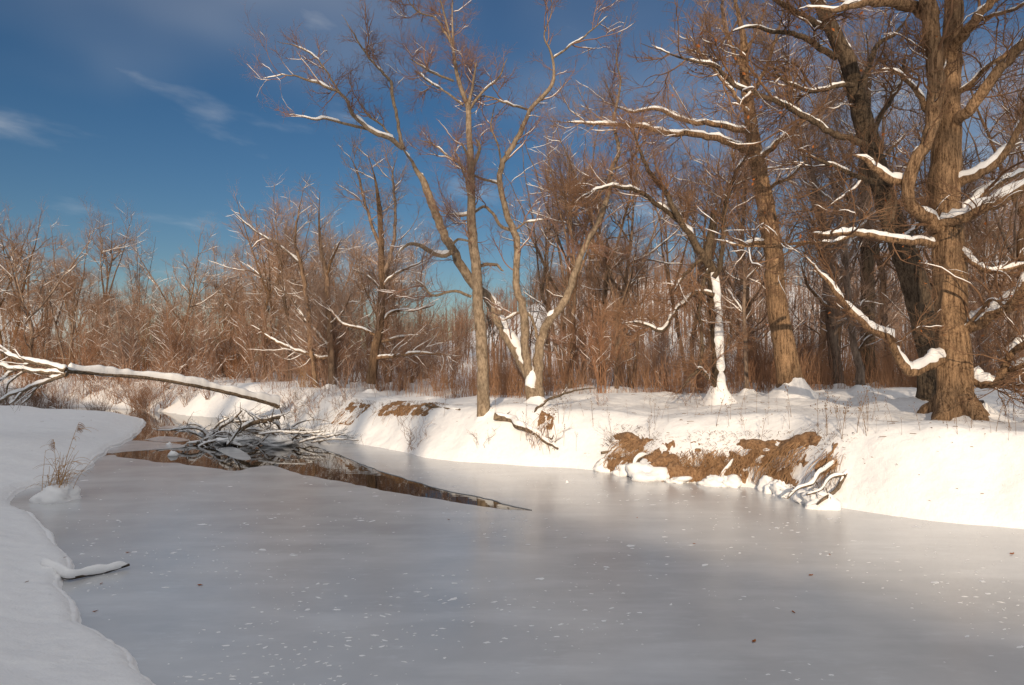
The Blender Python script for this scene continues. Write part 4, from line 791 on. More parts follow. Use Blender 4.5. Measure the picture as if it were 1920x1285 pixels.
# ------------------------------------------------------------------ things on the banks
def hit(px, py, y0=4.0, y1=45.0):
    """where the line of sight through a pixel meets the ground"""
    ys = np.geomspace(y0, y1, 400); pts = np.array([at(px, py, y) for y in ys]); below = pts[:, 2] < ground_z(pts[:, 0], pts[:, 1], True)
    i = int(np.argmax(below)) if below.any() else len(ys) - 1
    return pts[i]
def stick_part(parent, pts, mat, name='branch', sides=7, snow=0.03, cover=0.6, base=(0, 0, 0), twigs=0, rng=RNG, tl=(0.1, 0.35), step=0.04, wob=0.9, freq=3.0, ratio=1.6, width=0.95):
    p = np.asarray(pts, float); Ln = np.linalg.norm(np.diff(p[:, :3], axis=0), axis=1).sum(); n = int(np.clip(Ln / step, 6, 150)); q = resample(p, n)
    u = np.arange(n) * Ln / n; ph = rng.uniform(0, 99); a = np.minimum(q[:, 3] * wob, 0.03)
    for c in range(3): q[:, c] += a * fbm(u * 4 + ph, 3.1 * c, 0, 2)
    g = Geo(); tubes(g, q[:, :3], q[:, 3], sides, rough=0.14, caps=True, seed=ph)
    sn = Geo()
    if snow: snow_caps(sn, q[:, :3], q[:, 3], snow, 8, cover, 0.3, rng, width=width, freq=freq, ratio=ratio)
    if twigs:
        P1, R1 = grow(q[None, :, :3], q[None, :, 3], twigs, tl, (0.4, 1.1), 7, q[:, 3].max() * 0.35, 0.0, 0.2, 0.1, 1, 0.4, rng); tubes(g, P1, R1, 4)
        P2, R2 = grow(P1, R1, twigs * 3, (tl[0] * 0.4, tl[1] * 0.5), (0.4, 1.1), 5, 0.004, 0.0, 0.22, 0.1, 1, 0.6, rng); tubes(g, P2, R2, 3)
        if snow: snow_caps(sn, P1, R1, 0.014, 6, 0.3, 0.4, rng)
    o = obj(name, g.mesh(name, origin=base), mat, parent)
    if snow: obj('snow_cap', sn.mesh('snow_cap', origin=base), M['snowcap'], o, kind='stuff')
    return o
def px_pts(spec, Y): return [[*at(q[0], q[1], Y + (q[3] if len(q) > 3 else 0)), q[2] * 0.5 * (Y + (q[3] if len(q) > 3 else 0)) / F_PX] for q in spec]

# fallen log bridging the creek
b = at(512, 757, 20.3); lg = thing('fallen_log', b, 'long fallen trunk capped with snow, bridging the creek above the open water', 'log')
stick_part(lg, px_pts([(522, 762, 9, 3.2), (505, 756, 8, 2.9), (460, 744, 8, 2.2), (400, 730, 7.5, 1.4), (340, 718, 7.5, .6), (280, 709, 7.5, 0), (210, 703, 7.5, -.8), (160, 699, 8, -1.4), (125, 696, 8, -1.8)], 17.3), M['deadwood'], 'trunk', 14, 0.2, 1.3, b, rng=np.random.default_rng(1), wob=0.12, freq=1.1, ratio=2.6)
for sp in [[(128, 696, 12), (98, 689, 11), (62, 679, 9), (30, 671, 7), (4, 662, 5), (-50, 640, 3)], [(126, 700, 9), (90, 699, 8), (50, 695, 7), (20, 691, 6), (0, 686, 5), (-50, 690, 3)], [(124, 702, 8), (92, 712, 7), (60, 723, 6), (30, 738, 5), (0, 752, 5), (-60, 800, 4)],
           [(62, 679, 5), (40, 690, 4), (20, 700, 4), (0, 713, 3), (-40, 735, 2)], [(88, 714, 4), (68, 728, 4), (58, 744, 3), (40, 758, 2)], [(60, 723, 4), (40, 737, 3), (28, 752, 3), (18, 760, 2)], [(30, 672, 4), (10, 655, 3), (-20, 640, 2)], [(50, 695, 4), (30, 706, 3), (15, 725, 3), (12, 752, 2)]]:
    stick_part(lg, px_pts(sp, 15.2), M['deadwood'], 'branch', 8, 0.05, 0.8, b, twigs=5, rng=np.random.default_rng(len(sp) + int(sp[0][0])), tl=(0.2, 0.8))

# brush pile standing in the open water
rb = np.random.default_rng(55); b = np.array([*on_ice(470, 832), 0.0]); YB = b[1]
bp = thing('brush_pile', b, 'tangled pile of snowy dead branches lodged in the open water', 'brush pile')
for sp in [[(322, 806, 4), (345, 803, 5), (370, 806, 6), (386, 816, 6), (402, 832, 6)], [(382, 840, 8), (400, 816, 9), (420, 798, 8), (440, 785, 7), (454, 770, 4)], [(432, 792, 5), (470, 789, 6), (500, 787, 6), (516, 793, 6), (526, 806, 6), (528, 820, 5)], [(448, 806, 14), (475, 795, 15), (500, 789, 14), (525, 783, 12)],
           [(456, 797, 11), (478, 808, 11), (498, 816, 9), (520, 826, 8)], [(524, 764, 3), (533, 785, 4), (545, 806, 4), (548, 826, 4)], [(395, 834, 6), (440, 832, 7), (500, 829, 7), (560, 826, 6), (640, 829, 4)], [(400, 838, 6), (430, 815, 6), (470, 806, 5), (520, 812, 5), (560, 822, 4)],
           [(418, 781, 3), (440, 788, 4), (462, 812, 4), (490, 834, 4)], [(500, 780, 3), (508, 800, 4), (500, 820, 4), (480, 838, 4)], [(540, 835, 5), (556, 818, 5), (580, 812, 4), (610, 808, 3)], [(370, 842, 5), (390, 830, 6), (420, 828, 6), (455, 838, 5)], [(450, 764, 2.5), (470, 776, 3), (488, 786, 3.5), (500, 800, 4)], [(560, 830, 4), (590, 822, 4), (620, 818, 3), (645, 812, 2)], [(425, 836, 5), (445, 812, 5), (452, 795, 4), (446, 780, 3)], [(345, 850, 4), (372, 842, 5), (400, 826, 6)]]:
    dy = rb.uniform(-0.7, 0.9)
    stick_part(bp, px_pts([(q[0], q[1], q[2] * 0.62, dy + rb.uniform(-0.15, 0.15)) for q in sp], YB), M['deadwood'], 'branch', 7, 0.055, 0.8, b, twigs=16, rng=rb, tl=(0.15, 0.7))
for i in range(22):
    x0, y0 = rb.uniform(375, 600), rb.uniform(808, 838); L0 = rb.uniform(35, 110) * rb.choice([-1, 1]); up_ = rb.uniform(-4, 36) * (1 - 0.6 * (x0 > 540)); dy = rb.uniform(-0.9, 1.1)
    sp = [(x0, y0 + 4, 4), (x0 + L0 * 0.35, y0 - up_ * 0.8, 4), (x0 + L0 * 0.7, y0 - up_, 3), (x0 + L0, y0 - up_ * rb.uniform(0.2, 1.1), 2)]
    stick_part(bp, px_pts([(q[0], min(q[1], 840), q[2] * rb.uniform(0.5, 1.0), dy + rb.uniform(-0.2, 0.2)) for q in sp], YB), M['deadwood'], 'branch', 5, 0.05, 0.9, b, twigs=12, rng=rb, tl=(0.12, 0.5), step=0.07)
def lump(cx, cy, z0, rx, ry, rz, seed, nu=20, nv=12, amp=0.28):
    th = np.arange(nu)[None] * 2 * math.pi / nu; ph = np.linspace(0, math.pi, nv)[:, None]
    x, y, z = np.sin(ph) * np.cos(th), np.sin(ph) * np.sin(th), np.cos(ph) + 0 * th
    d = 1 + amp * fbm(x * 1.5 + seed, y * 1.5, z * 1.5, 3)
    return np.stack([cx + x * rx * d, cy + y * ry * d, z0 + rz * d * z], -1).reshape(-1, 3), tube_faces(1, nv, nu)
for i in range(13):
    u = rb.uniform(385, 545); c = on_ice(u, rb.uniform(822, 838)); w = rb.uniform(0.12, 0.38)
    V, Q = lump(c[0], c[1], rb.uniform(0.0, 0.16), w, w * 0.8, w * rb.uniform(0.2, 0.4), i * 3.7, 24, 14, 0.45)
    obj('snow_lump', mesh_np('snow_lump', V - b, Q), M['snowcap'], bp)

# bare earth where the bank has slumped
FT = np.gradient(FAR, axis=0); FT /= np.linalg.norm(FT, axis=1, keepdims=True); FN = np.stack([FT[:, 1], -FT[:, 0]], 1)
if (FN[200] @ np.array([0.7, 0.7])) < 0: FN = -FN
FPX = CX + F_PX * FAR[:, 0] / np.maximum(FAR[:, 1], 0.5)
def sidx(px):
    ok = np.where(FAR[:, 1] > 6)[0]; return int(ok[np.argmin(np.abs(FPX[ok] - px) + (FAR[ok, 1] > 24) * 999)])
def bank_pt(s, d):
    s = np.clip(s, 0, len(FAR) - 1.001); i = s.astype(int); f = (s - i)[..., None]
    p = FAR[i] * (1 - f) + FAR[i + 1] * f; nn = FN[i] * (1 - f) + FN[i + 1] * f
    q = p + nn * d[..., None]; return q, nn
def earth(name, label, pxa, pxb, d0, d1, amp, thr, seed, roots=0, tuft=0):
    ia, ib = sorted((sidx(pxa), sidx(pxb))); L = np.linalg.norm(FAR[ib] - FAR[ia]); nu, nv = int(max(16, L / 0.03)), int(max(10, (d1 - d0) / 0.025))
    S, D = np.meshgrid(np.linspace(ia, ib, nu), np.linspace(d0, d1, nv)); q, nn = bank_pt(S, D); z = ground_z(q[..., 0], q[..., 1])
    us, vs = (S - ia) / max(1, ib - ia), (D - d0) / (d1 - d0)
    env = np.minimum(1, 3.2 * np.sin(math.pi * us).clip(0)) * np.minimum(1, 2.4 * np.sin(math.pi * np.clip(vs * 0.93 + 0.05, 0, 1)))
    um = S * 0.35; nz = 0.8 * fbm(um * 1.5 + seed, D * 3.2, 1.0, 3) + 0.42 * fbm(um * 7 + seed, D * 8, 4.0, 3); fine = fbm(um * 17, D * 22 + seed, 2.0, 3)
    h = amp * (env * (0.62 + 0.95 * nz) - thr) + 0.03 * fine * sstep(0.2, 0.5, env)
    h = np.clip(h, -0.12, None)
    V = np.stack([q[..., 0] - nn[..., 0] * h * 0.75, q[..., 1] - nn[..., 1] * h * 0.75, z + h * 0.55], -1)
    ii = (np.arange(nv - 1)[:, None] * nu + np.arange(nu - 1)[None]).ravel()
    c = V.reshape(-1, 3)[h.ravel() > 0].mean(0) if (h > 0).any() else V.reshape(-1, 3).mean(0)
    root = thing(name, c, label, 'earth')
    obj('soil', mesh_np('soil', V.reshape(-1, 3) - c, np.stack([ii, ii + 1, ii + 1 + nu, ii + nu], 1)), M['earth'], root)
    rg = np.random.default_rng(seed)
    if roots:
        s0 = rg.uniform(ia + 0.08 * (ib - ia), ib - 0.08 * (ib - ia), roots); dd = rg.uniform(d0 + 0.25 * (d1 - d0), d0 + 0.7 * (d1 - d0), roots); ln = rg.uniform(0.08, 0.4, roots); drift = rg.normal(0, 0.5, roots)
        k = 7; t = np.linspace(0, 1, k)[None]
        ss = s0[:, None] + drift[:, None] * t; d_ = np.maximum(0.02, dd[:, None] - ln[:, None] * t); q2, n2 = bank_pt(ss, d_); z2 = ground_z(q2[..., 0], q2[..., 1], True)
        out = amp * 0.45 + rg.uniform(0.0, 0.07, (roots, 1)) * np.sin(t * 3.1)
        P = np.stack([q2[..., 0] - n2[..., 0] * out, q2[..., 1] - n2[..., 1] * out, np.maximum(0.01, z2 + out * 0.5 - 0.05 * t)], -1) + rg.normal(0, 0.006, (roots, k, 3))
        g = Geo(); tubes(g, P, rg.uniform(0.0025, 0.007, (roots, 1)) * (1 - 0.6 * t), 3); obj('hanging_roots', g.mesh('hanging_roots', origin=c), M['root'], root, kind='stuff')
    if tuft:
        s0 = rg.uniform(ia, ib, tuft); dd = rg.uniform(d0 + 0.5 * (d1 - d0), d1 + 0.1, tuft); q2, _ = bank_pt(s0, dd); z2 = ground_z(q2[:, 0], q2[:, 1], True); k = 4; t = np.linspace(0, 1, k)[None]
        a = rg.uniform(0, 6.28, (tuft, 1)); l = rg.uniform(0.03, 0.14, (tuft, 1))
        P = np.stack([q2[:, 0:1] + np.cos(a) * l * t * 0.7, q2[:, 1:2] + np.sin(a) * l * t * 0.7 - 0.02 * t, z2[:, None] + l * t * (1 - 0.8 * t)], -1)
        g = Geo(); tubes(g, P, 0.003 * (1.2 - t) * np.ones((tuft, 1)), 3); obj('grass_tufts', g.mesh('grass_tufts', origin=c), M['weed'], root, kind='stuff')
earth('slumped_earth', 'wide band of bare brown earth and roots under the snowy brink', 1095, 1500, 0.0, 0.74, 0.12, 0.47, 3, 900, 900)
earth('earth_pocket', 'small pocket of bare brown earth right of the wide slumped band', 1500, 1555, 0.3, 0.7, 0.10, 0.45, 8, 60, 30)
earth('earth_scar', 'brown earth scar high on the bank above the far shore', 660, 755, 0.7, 1.25, 0.11, 0.58, 21, 60, 260)
earth('earth_streak', 'narrow brown earth streak on the bank near the brush pile', 595, 635, 0.35, 1.1, 0.11, 0.62, 27, 30, 180)
earth('earth_spot', 'little brown earth spot below the dead branch', 985, 1030, 0.35, 0.85, 0.12, 0.55, 33, 20, 90)

# lumps of snow along the waterline
rs = np.random.default_rng(9)
for i, (px, w, h, o, lab) in enumerate([(1215, 70, 34, 0.02, 'broad snow clump at the left end of the bare earth'), (1165, 44, 26, 0.05, 'snow clump under the driftwood sticks'), (1120, 40, 20, 0.08, 'leftmost snow clump by the driftwood sticks'), (1322, 40, 20, -0.06, 'oval snow clump on the ice below the bare earth'), (1358, 44, 22, -0.03, 'snow clump with a stick below the bare earth'),
                                   (1452, 50, 34, -0.03, 'snow clump at the right end of the bare earth'), (1478, 40, 30, -0.06, 'rounded snow clump between earth and snowy roots'), (1510, 46, 30, -0.05, 'snow clump at the left of the snowy roots'), (1560, 54, 34, -0.22, 'large snow clump out on the ice under the snowy roots'), (1540, 30, 20, -0.1, 'small snow clump among the snowy roots'), (1275, 50, 14, 0.0, 'flat snow clump at the foot of the bare earth')]):
    s_ = np.array([float(sidx(px))]); q, nn = bank_pt(s_, np.array([o])); q = q[0]; k = q[1] / F_PX
    V, Q = lump(q[0], q[1], h * k * 0.15, w * k * 0.5, w * k * 0.42, h * k * 0.7, i * 5.1, 30, 18, 0.5)
    obj('snow_clump', mesh_np('snow_clump', V - [q[0], q[1], 0], Q), M['snowcap'], label=lab, category='snow clump', group='snow clumps along the waterline').location = (q[0], q[1], 0)
for px, py, w, lab in [(317, 834, 9, 'tiny snow cap on a stub in the open water'), (358, 832, 7, 'tiny snow cap beside the brush pile in open water'), (324, 854, 16, 'flat snow cap on the water before the brush pile'), (1063, 905, 6, 'tiny snow cone standing alone on the ice')]:
    q = on_ice(px, py); k = q[1] / F_PX; V, Q = lump(q[0], q[1], 0.0, w * k * 0.6, w * k * 0.5, w * k * 0.5, px * 0.1, 14, 10)
    obj('snow_tuft', mesh_np('snow_tuft', V - [q[0], q[1], 0], Q), M['snowcap'], label=lab, category='snow tuft').location = (q[0], q[1], 0)

# snowy roots reaching down to the ice
Yr = FAR[sidx(1560)][1]; b = np.array([*bank_pt(np.array([float(sidx(1560))]), np.array([0.2]))[0][0], 0.1])
rt = thing('exposed_roots', b, 'knotted exposed roots thick with snow reaching down to the ice', 'roots')
for sp in [[(1604, 856, 10, .5), (1592, 884, 9, .25), (1580, 900, 8, .05), (1566, 922, 7, -.1), (1548, 934, 6, -.25), (1532, 946, 3, -.3)], [(1566, 868, 5, .4), (1538, 886, 6, .15), (1524, 908, 5, 0), (1494, 918, 4, 0), (1476, 934, 3, -.1)],
           [(1586, 892, 5, .1), (1558, 898, 4, .05), (1540, 920, 4, -.1), (1512, 930, 3, -.2)]]:
    stick_part(rt, px_pts(sp, Yr), M['deadwood'], 'root', 8, 0.045, 0.35, b, twigs=10, rng=rs, tl=(0.08, 0.3), step=0.02)
# driftwood sticks
for i, (sp, lab) in enumerate([([(1098, 856, 7, .15), (1130, 854, 7, .1), (1168, 852, 5, .1)], 'thick pale driftwood stick poking out of the bank, lower of the pair'), ([(1128, 848, 5, .2), (1165, 842, 6, .15), (1220, 832, 5, .2)], 'thin driftwood stick slanting over the snow clump, upper of the pair'), ([(1186, 880, 6, -.1), (1198, 862, 7, 0), (1225, 850, 5, .15)], 'curved snowy stick rising over the broad snow clump'),
                               ([(1152, 880, 9, -.05), (1164, 892, 8, -.15), (1170, 898, 6, -.2)], 'short brown stump stick poking into the ice'), ([(1218, 902, 5, -.15), (1236, 888, 6, -.05), (1250, 878, 5, .05)], 'short snowy stick leaning at the foot of the earth'), ([(1255, 893, 4, 0), (1300, 898, 4, -.05), (1345, 903, 3, -.1)], 'thin stick lying along the waterline under the earth'), ([(1350, 905, 5, -.1), (1362, 884, 5, 0), (1378, 860, 4, .1)], 'snowy stick standing in the clump before the earth')]):
    Yd = FAR[sidx(sp[0][0])][1] + 0.1; p = px_pts(sp, Yd); o = thing('driftwood_stick', p[0][:3], lab, 'stick', 'driftwood sticks by the bare earth'); stick_part(o, p, M['deadwood'], 'stick', 7, 0.05, 0.5, p[0][:3], rng=rs, step=0.03)
# dead branch on the bank
h0, h1 = hit(928, 786), hit(1046, 842); b = np.array(h0); db = thing('dead_branch', b, 'forked dead branch sprawled down the snowy bank face', 'branch')
Ya, Yb = h0[1] - 0.15, h1[1] - 0.1
stick_part(db, px_pts([(926, 780, 13, 0), (950, 786, 13, 0), (975, 797, 12, (Yb - Ya) * .4), (1000, 812, 9, (Yb - Ya) * .6), (1025, 828, 7, (Yb - Ya) * .8), (1048, 842, 4, Yb - Ya)], Ya), M['deadwood'], 'branch', 9, 0.04, 0.5, b, twigs=8, rng=rs, tl=(0.15, 0.5))
stick_part(db, px_pts([(972, 796, 7), (984, 788, 6), (1000, 785, 5), (1020, 789, 4)], Ya), M['deadwood'], 'branch', 7, 0.02, 0.2, b, twigs=3, rng=rs)
stick_part(db, px_pts([(978, 800, 7, -.1), (1000, 806, 6, -.2), (1020, 815, 5, -.25), (1030, 818, 3, -.3)], Ya), M['deadwood'], 'branch', 7, 0.02, 0.4, b, twigs=5, rng=rs)
p = px_pts([(1000, 780, 4, 0), (1008, 764, 5, .1), (1030, 750, 5, .4), (1060, 738, 4, .8), (1090, 730, 3, 1.2), (1115, 728, 2, 1.6)], hit(1000, 780)[1] - 0.03); o = thing('arching_branch', p[0][:3], 'thin curved branch arching out of the snow above the dead branch', 'branch'); stick_part(o, p, M['deadwood'], 'stem', 7, 0.01, 0.0, p[0][:3], twigs=8, rng=rs, tl=(0.2, 0.6))
ha, hb = hit(798, 762), hit(862, 771); p = [[*(ha + [0, -0.03, 0.03]), 0.03], [*(hb + [0, -0.03, 0.03]), 0.022]]; o = thing('snow_stick', p[0][:3], 'straight brown stick lying on the smooth bank below the straight alder', 'stick'); stick_part(o, p, M['deadwood'], 'stick', 8, 0.02, -0.1, p[0][:3], rng=rs)
# snow covered spur of wood at the near shore
ya = on_ice(125, 1092); yb = on_ice(242, 1066)
p = [[ya[0] - 0.40, ya[1] + 0.22, 0.10, 0.03], [ya[0] - 0.15, ya[1] + 0.10, 0.06, 0.026], [ya[0] + 0.02, ya[1] + 0.04, 0.035, 0.022], [(ya[0] * 2 + yb[0]) / 3, (ya[1] * 2 + yb[1]) / 3 + 0.01, 0.03, 0.02], [(ya[0] + 2 * yb[0]) / 3, (ya[1] + 2 * yb[1]) / 3 - 0.01, 0.03, 0.018], [yb[0], yb[1], 0.04, 0.013]]
o = thing('snowy_spur', p[0][:3], 'snow capped branch jutting from the near shore over the ice', 'branch'); stick_part(o, p, M['wetwood'], 'stick', 10, 0.05, 1.3, p[0][:3], rng=rs, step=0.02, ratio=4.0, width=1.35, freq=2.5)

# reed clump on its own snow mound
rr_ = np.random.default_rng(21); c = on_ice(104, 938); b = np.array([c[0], c[1], 0.0]); rc = thing('reed_clump', b, 'dry reed clump with drooping plumes on a small snow mound at the near shore', 'reeds')
V, Q = lump(0, 0, 0.02, 0.29, 0.26, 0.22, 4.4, 36, 20, 0.35); obj('snow_mound', mesh_np('snow_mound', V, Q), M['snowcap'], rc)
def reed(x0, y0, h, lean, az, r, leaves, plume):
    t = np.linspace(0, 1, 9); P = np.stack([x0 + np.cos(az) * lean * h * t ** 1.5, y0 + np.sin(az) * lean * h * t ** 1.5, 0.08 + h * t - 0.1 * lean * h * t ** 3], 1)
    g = Geo(); tubes(g, P, r * (1 - 0.6 * t), 5)
    for j in range(leaves):
        q = P[rr_.integers(2, 8)]; a = az + rr_.normal(0, 0.9); l = rr_.uniform(0.12, 0.3); u = np.linspace(0, 1, 6)
        L2 = np.stack([q[0] + np.cos(a) * l * u, q[1] + np.sin(a) * l * u, q[2] + l * (0.75 * u - 0.8 * u ** 2)], 1); side = np.array([-np.sin(a), np.cos(a), 0.2]) * 0.006; w = np.sin(np.clip(u * 0.9 + 0.1, 0, 1) * math.pi)[:, None]
        V = np.concatenate([L2 + side * w, L2 - side * w, L2 + [0, 0, -0.003]]); n = 6
        g.add(V, [[i, i + 1, 2 * n + i + 1, 2 * n + i] for i in range(5)] + [[2 * n + i, 2 * n + i + 1, n + i + 1, n + i] for i in range(5)])
    o = obj('stalk', g.mesh('stalk'), M['straw'], rc)
    if plume:
        m = 30; tt = rr_.uniform(0.0, 1.0, m)[:, None]; a = az + rr_.normal(0, 0.35, (m, 1)); u = np.linspace(0, 1, 5)[None]; p0 = P[-1]; l = 0.085 * (1.1 - 0.4 * tt)
        Pp = np.stack([p0[0] - np.cos(az) * 0.03 * tt + np.cos(a) * l * u, p0[1] + np.sin(a) * l * u, p0[2] - 0.14 * tt + l * (0.35 * u - 0.95 * u ** 2)], -1); g2 = Geo(); tubes(g2, Pp, 0.0028 * (1.1 - 0.8 * u) * np.ones((m, 1)), 3); obj('plume', g2.mesh('plume'), M['reed'], o)
reed(0.06, 0.0, 1.06, 0.22, 0.2, 0.006, 9, True); reed(0.0, 0.03, 0.80, 0.10, 2.9, 0.005, 7, True)
for i in range(34):
    a = rr_.uniform(0, 6.28); r0 = rr_.uniform(0, 0.2); reed(0.02 + np.cos(a) * r0, np.sin(a) * r0, rr_.uniform(0.22, 0.75), rr_.uniform(0.05, 0.75), rr_.choice([0.1, 0.4, -0.3, 2.8, 1.5]) + rr_.normal(0, 0.5), rr_.uniform(0.003, 0.006), int(rr_.integers(0, 4)), False)

# bank shrubs
bank_sh = [shrub_proto(211, 0.9, (12, 70, 260), 0.6, 0.02, 'shrub', 0.007, 'bank_shrub'), shrub_proto(212, 0.75, (9, 50, 200), 0.75, 0.018, 'weed', 0.006, 'bank_shrub'), shrub_proto(213, 1.6, (18, 150, 700), 0.75, 0.035, 'shrub', 0.012, 'bank_shrub')]
for px, py, k, s_, lab in [(775, 838, 0, 1.0, 'reddish twiggy shrub halfway down the smooth bank face'), (600, 800, 1, 1.1, 'brown shrub beside the narrow earth streak'), (560, 790, 0, 1.2, 'snowy brown shrub above the right end of the brush pile'), (540, 768, 2, 0.55, 'snowy shrub at the root end of the fallen log'), (635, 770, 0, 0.8, 'small shrub left of the brown earth scar'),
                          (905, 838, 1, 0.7, 'sparse weed shrub left of the dead branch'), (1000, 838, 0, 0.75, 'rusty shrub under the dead branch'), (1030, 842, 1, 0.8, 'thin shrub at the lower tip of the dead branch'), (1125, 760, 0, 0.6, 'small russet shrub on the snow right of the alder clump'), (1150, 835, 1, 0.7, 'weedy shrub above the driftwood sticks'),
                          (220, 762, 2, 1.0, 'rusty snow flecked shrub overhanging the far left shore'), (262, 766, 2, 1.25, 'large rusty shrub overhanging the creek bend'), (310, 765, 2, 1.1, 'dark tangled shrub at the tip of the creek bend'), (350, 760, 2, 0.8, 'low snowy shrub right of the creek bend'), (160, 745, 2, 0.6, 'dark little shrub on the left shore under the log'), (110, 765, 0, 0.9, 'frail pale shrub on the left snowfield under the log'), (95, 765, 1, 0.9, 'frail grey shrub under the log branches'),
                          (575, 760, 1, 1.2, 'sprawling twiggy shrub on the bank above the brush pile'), (590, 775, 0, 1.0, 'rusty shrub just left of the narrow earth streak'), (548, 785, 1, 1.0, 'snow flecked weed shrub at the brush pile top'), (650, 752, 0, 0.9, 'rusty shrub on the brink left of the earth scar'), (705, 770, 1, 0.6, 'weed shrub growing on the earth scar'), (615, 745, 0, 0.9, 'brown shrub on the brink over the brush pile'), (180, 740, 2, 1.2, 'rusty shrub on the left shore behind the log'), (390, 752, 2, 0.7, 'small snowy shrub under the right half of the log'), (430, 745, 0, 1.3, 'brown shrub in front of the golden reeds')]:
    p = hit(px, py); place(bank_sh, k, (p[0], p[1], gz(p[0], p[1])), px * 0.7, s_, lab, 'shrubs along the banks')

# dry weed stalks in the snow
def weed_proto(seed):
    rg = np.random.default_rng(seed); g = Geo(); t = np.linspace(0, 1, 8); a = rg.uniform(0, 6.28); l = rg.uniform(0.03, 0.35)
    P = np.stack([np.cos(a) * l * t ** 1.4, np.sin(a) * l * t ** 1.4, t - 0.06], 1) * 0.5; R = 0.0034 * (1 - 0.5 * t); tubes(g, P, R, 4)
    P1, R1 = grow(P[None], R[None], int(rg.integers(3, 9)), (0.06, 0.2), (0.35, 0.8), 5, 0.0022, 0.1, 0.12, 0.45, 1, 0.6, rg); tubes(g, P1, R1, 3)
    n = len(P1); hd = P1[:, -1]
    for q in hd:
        V, Q = lump(q[0], q[1], q[2], 0.007, 0.007, 0.011, 1.0, 5, 4, 0.1); g.add(V, Q)
    return g.mesh('weed_stalk')
wp = [weed_proto(500 + i) for i in range(7)]; rw = np.random.default_rng(31)
spots = [(rw.uniform(1020, 1910), 0) for _ in range(95)] + [(rw.uniform(580, 1010), 1) for _ in range(24)]
cnt = {}; spots.sort()
WPL = ['near the earth scar', 'below the straight alder', 'by the alder clump', 'above the bare earth', 'before the plastered fork', 'before the ridged trunk', 'before the crooked tree', 'beside the massive oak', 'on the bright right end of the bank']
for px, z_ in spots:
    py = rw.uniform(742, 800) + (px - 1000) * 0.045 * (z_ == 0) if rw.random() < 0.75 else rw.uniform(790, 850)
    p = hit(px, py); m = wp[int(rw.integers(0, 7))]; o = obj('weed_stalk', m, M['weed']); o.location = (p[0], p[1], gz(p[0], p[1])); o.rotation_euler = (0, 0, rw.uniform(0, 6.28)); sc = rw.uniform(0.45, 1.25); o.scale = (sc, sc, sc)
    wq = int(np.clip((px - 600) / 150, 0, 8)); cnt[wq] = cnt.get(wq, 0) + 1; o['label'] = ('leftmost ' if cnt[wq] == 1 else ORD[cnt[wq] - 1] if cnt[wq] < 31 else 'later ') + 'thin dry weed stalk poking through snow ' + WPL[wq]; o['category'] = 'weed stalk'; o['group'] = 'dry weed stalks on the bank'

# frost flecks, leaves and bits on the ice
rf = np.random.default_rng(61); g = Geo(); N = 2800
px = rf.uniform(120, 1925, N); py = 865 + 420 * rf.random(N) ** 1.6; pts = np.array([on_ice(a, b_) for a, b_ in zip(px, py)])
icem = inside(pts[:, 0], pts[:, 1], ice_poly) & inside(pts[:, 0], pts[:, 1], POLY) & (seg_dist(pts[:, 0], pts[:, 1], ice_poly) > 0.12)
cl = fbm(pts[:, 0] * 0.7, pts[:, 1] * 0.7, 2, 3); pts = pts[icem & (rf.random(N) < np.clip(0.35 + 1.3 * cl, 0.05, 1))]
for q in pts:
    w = min(0.06, 0.006 + rf.exponential(0.0095)) * (0.6 + 0.05 * q[1]); asp = rf.uniform(0.25, 0.75); k = 11; th = np.arange(k) * 2 * math.pi / k + rf.uniform(0, 6); rr2 = w * rf.uniform(0.45, 1.3, k); az = rf.normal(0.2, 0.5)
    X, Yy = rr2 * np.cos(th), rr2 * np.sin(th) * asp; V = np.stack([q[0] + X * math.cos(az) - Yy * math.sin(az), q[1] + X * math.sin(az) + Yy * math.cos(az), np.full(k, 0.0005)], 1)
    g.add(np.concatenate([V, [[q[0], q[1], 0.004 + 0.05 * w]]]), None, [[i, (i + 1) % k, k] for i in range(k)])
obj('frost_flecks', g.mesh('frost_flecks'), M['snowcap'], kind='stuff', label='white frost flecks scattered over the grey ice')
def leaf_mesh():
    V = [(0, 0, 0.004), (0.02, 0.014, 0.012), (0.045, 0.010, 0.006), (0.06, 0, 0.014), (0.045, -0.012, 0.010), (0.02, -0.016, 0.005), (-0.02, 0.001, 0.01)]
    return mesh_np('fallen_leaf', V, None, [(0, 1, 2), (0, 2, 3), (0, 3, 4), (0, 4, 5), (6, 1, 0), (6, 0, 5)], False)
lm = leaf_mesh()
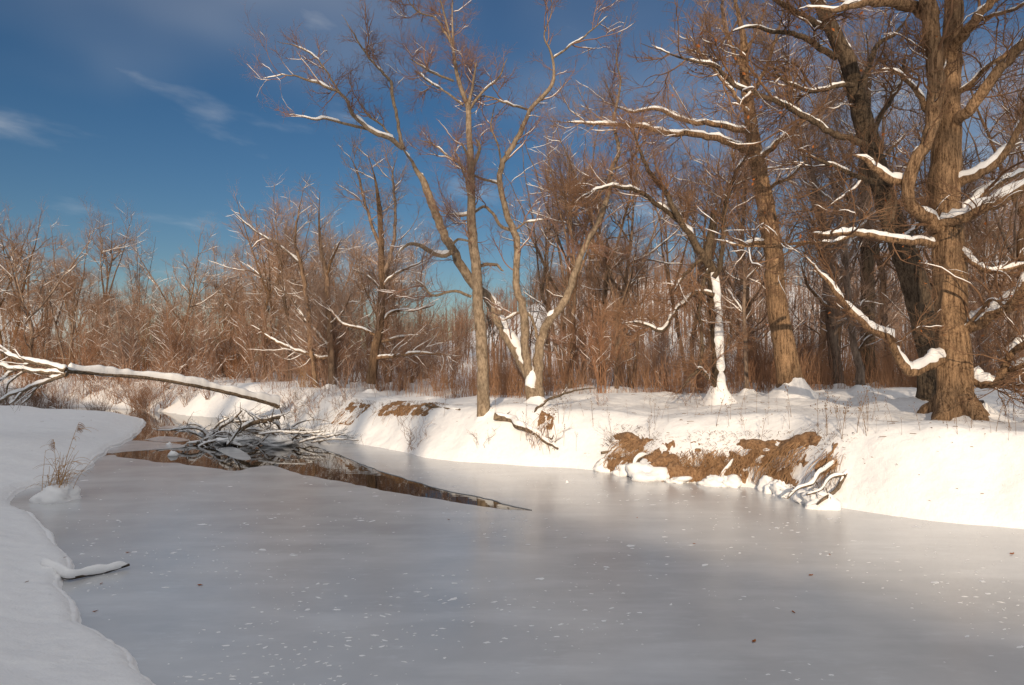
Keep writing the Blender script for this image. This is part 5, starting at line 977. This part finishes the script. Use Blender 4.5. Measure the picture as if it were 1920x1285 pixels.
for x, y, s_, lab in [(1895, 1040, 1.3, 'curled brown leaf on the ice near the right shore'), (1518, 1080, 1.0, 'orange leaf on the ice below the snowy roots'), (1412, 1205, 1.0, 'dark twig leaf low on the ice'), (1195, 972, 0.7, 'small orange leaf on ice below the driftwood'), (843, 975, 0.7, 'dark leaf on the ice before the channel tip'), (1555, 1040, 0.7, 'brown speck of leaf near the clump'), (372, 1098, 1.0, 'dark leaf curled on the grey ice by the near shore'),
                      (182, 1146, 0.8, 'reddish leaf at the near shore below the spur'), (192, 1094, 0.7, 'orange leaf bit just below the snowy spur'), (237, 1037, 0.8, 'brown leaf above the snowy spur'), (1300, 1020, 0.7, 'brown leaf far out on the middle of the ice'), (180, 1063, 0.8, 'dark leaf right behind the spur'), (1490, 1150, 0.8, 'torn brown leaf on the open ice')]:
    q = on_ice(x, y); o = obj('fallen_leaf', lm, M['leaf']); o.location = (q[0], q[1], 0.001); o.rotation_euler = (0, 0, x * 1.3); o.scale = (s_ * 0.8,) * 3; o['label'] = lab; o['category'] = 'leaf'; o['group'] = 'leaves on the ice'
# bits of bark and twig lying on the snow
rt_ = np.random.default_rng(71); g = Geo(); n = 420
px = rt_.uniform(560, 1915, n); D = rt_.uniform(0.15, 5.5, n) ; S = np.array([sidx(p) for p in px], float) + rt_.uniform(-0.5, 0.5, n); q, _ = bank_pt(S, D); z = ground_z(q[:, 0], q[:, 1]); a = rt_.uniform(0, 6.28, (n, 1)); l = rt_.exponential(0.045, (n, 1)) + 0.015; t = np.linspace(-0.5, 0.5, 4)[None]
P = np.stack([q[:, :1] + np.cos(a) * l * t, q[:, 1:2] + np.sin(a) * l * t, z[:, None] + 0.006 + 0.15 * l * (0.25 - t ** 2)], -1); tubes(g, P, rt_.uniform(0.0015, 0.005, (n, 1)) * np.ones((1, 4)), 4)
n = 70; li = rt_.integers(150, 400, n); LN = np.gradient(LEFT, axis=0); LN /= np.linalg.norm(LN, axis=1, keepdims=True); q = LEFT[li] + np.stack([-LN[li, 1], LN[li, 0]], 1) * (-1) ** (inside(LEFT[li, 0] - LN[li, 1] * 0.3, LEFT[li, 1] + LN[li, 0] * 0.3, POLY))[:, None] * rt_.uniform(0.05, 2.5, (n, 1)); z = ground_z(q[:, 0], q[:, 1]); a = rt_.uniform(0, 6.28, (n, 1)); l = rt_.exponential(0.03, (n, 1)) + 0.01
P = np.stack([q[:, :1] + np.cos(a) * l * t, q[:, 1:2] + np.sin(a) * l * t, z[:, None] + 0.004 + 0.15 * l * (0.25 - t ** 2)], -1); tubes(g, P, rt_.uniform(0.001, 0.003, (n, 1)) * np.ones((1, 4)), 4)
obj('twig_litter', g.mesh('twig_litter'), M['weed'], kind='stuff', label='scattered bits of twig and bark on the snowy bank')
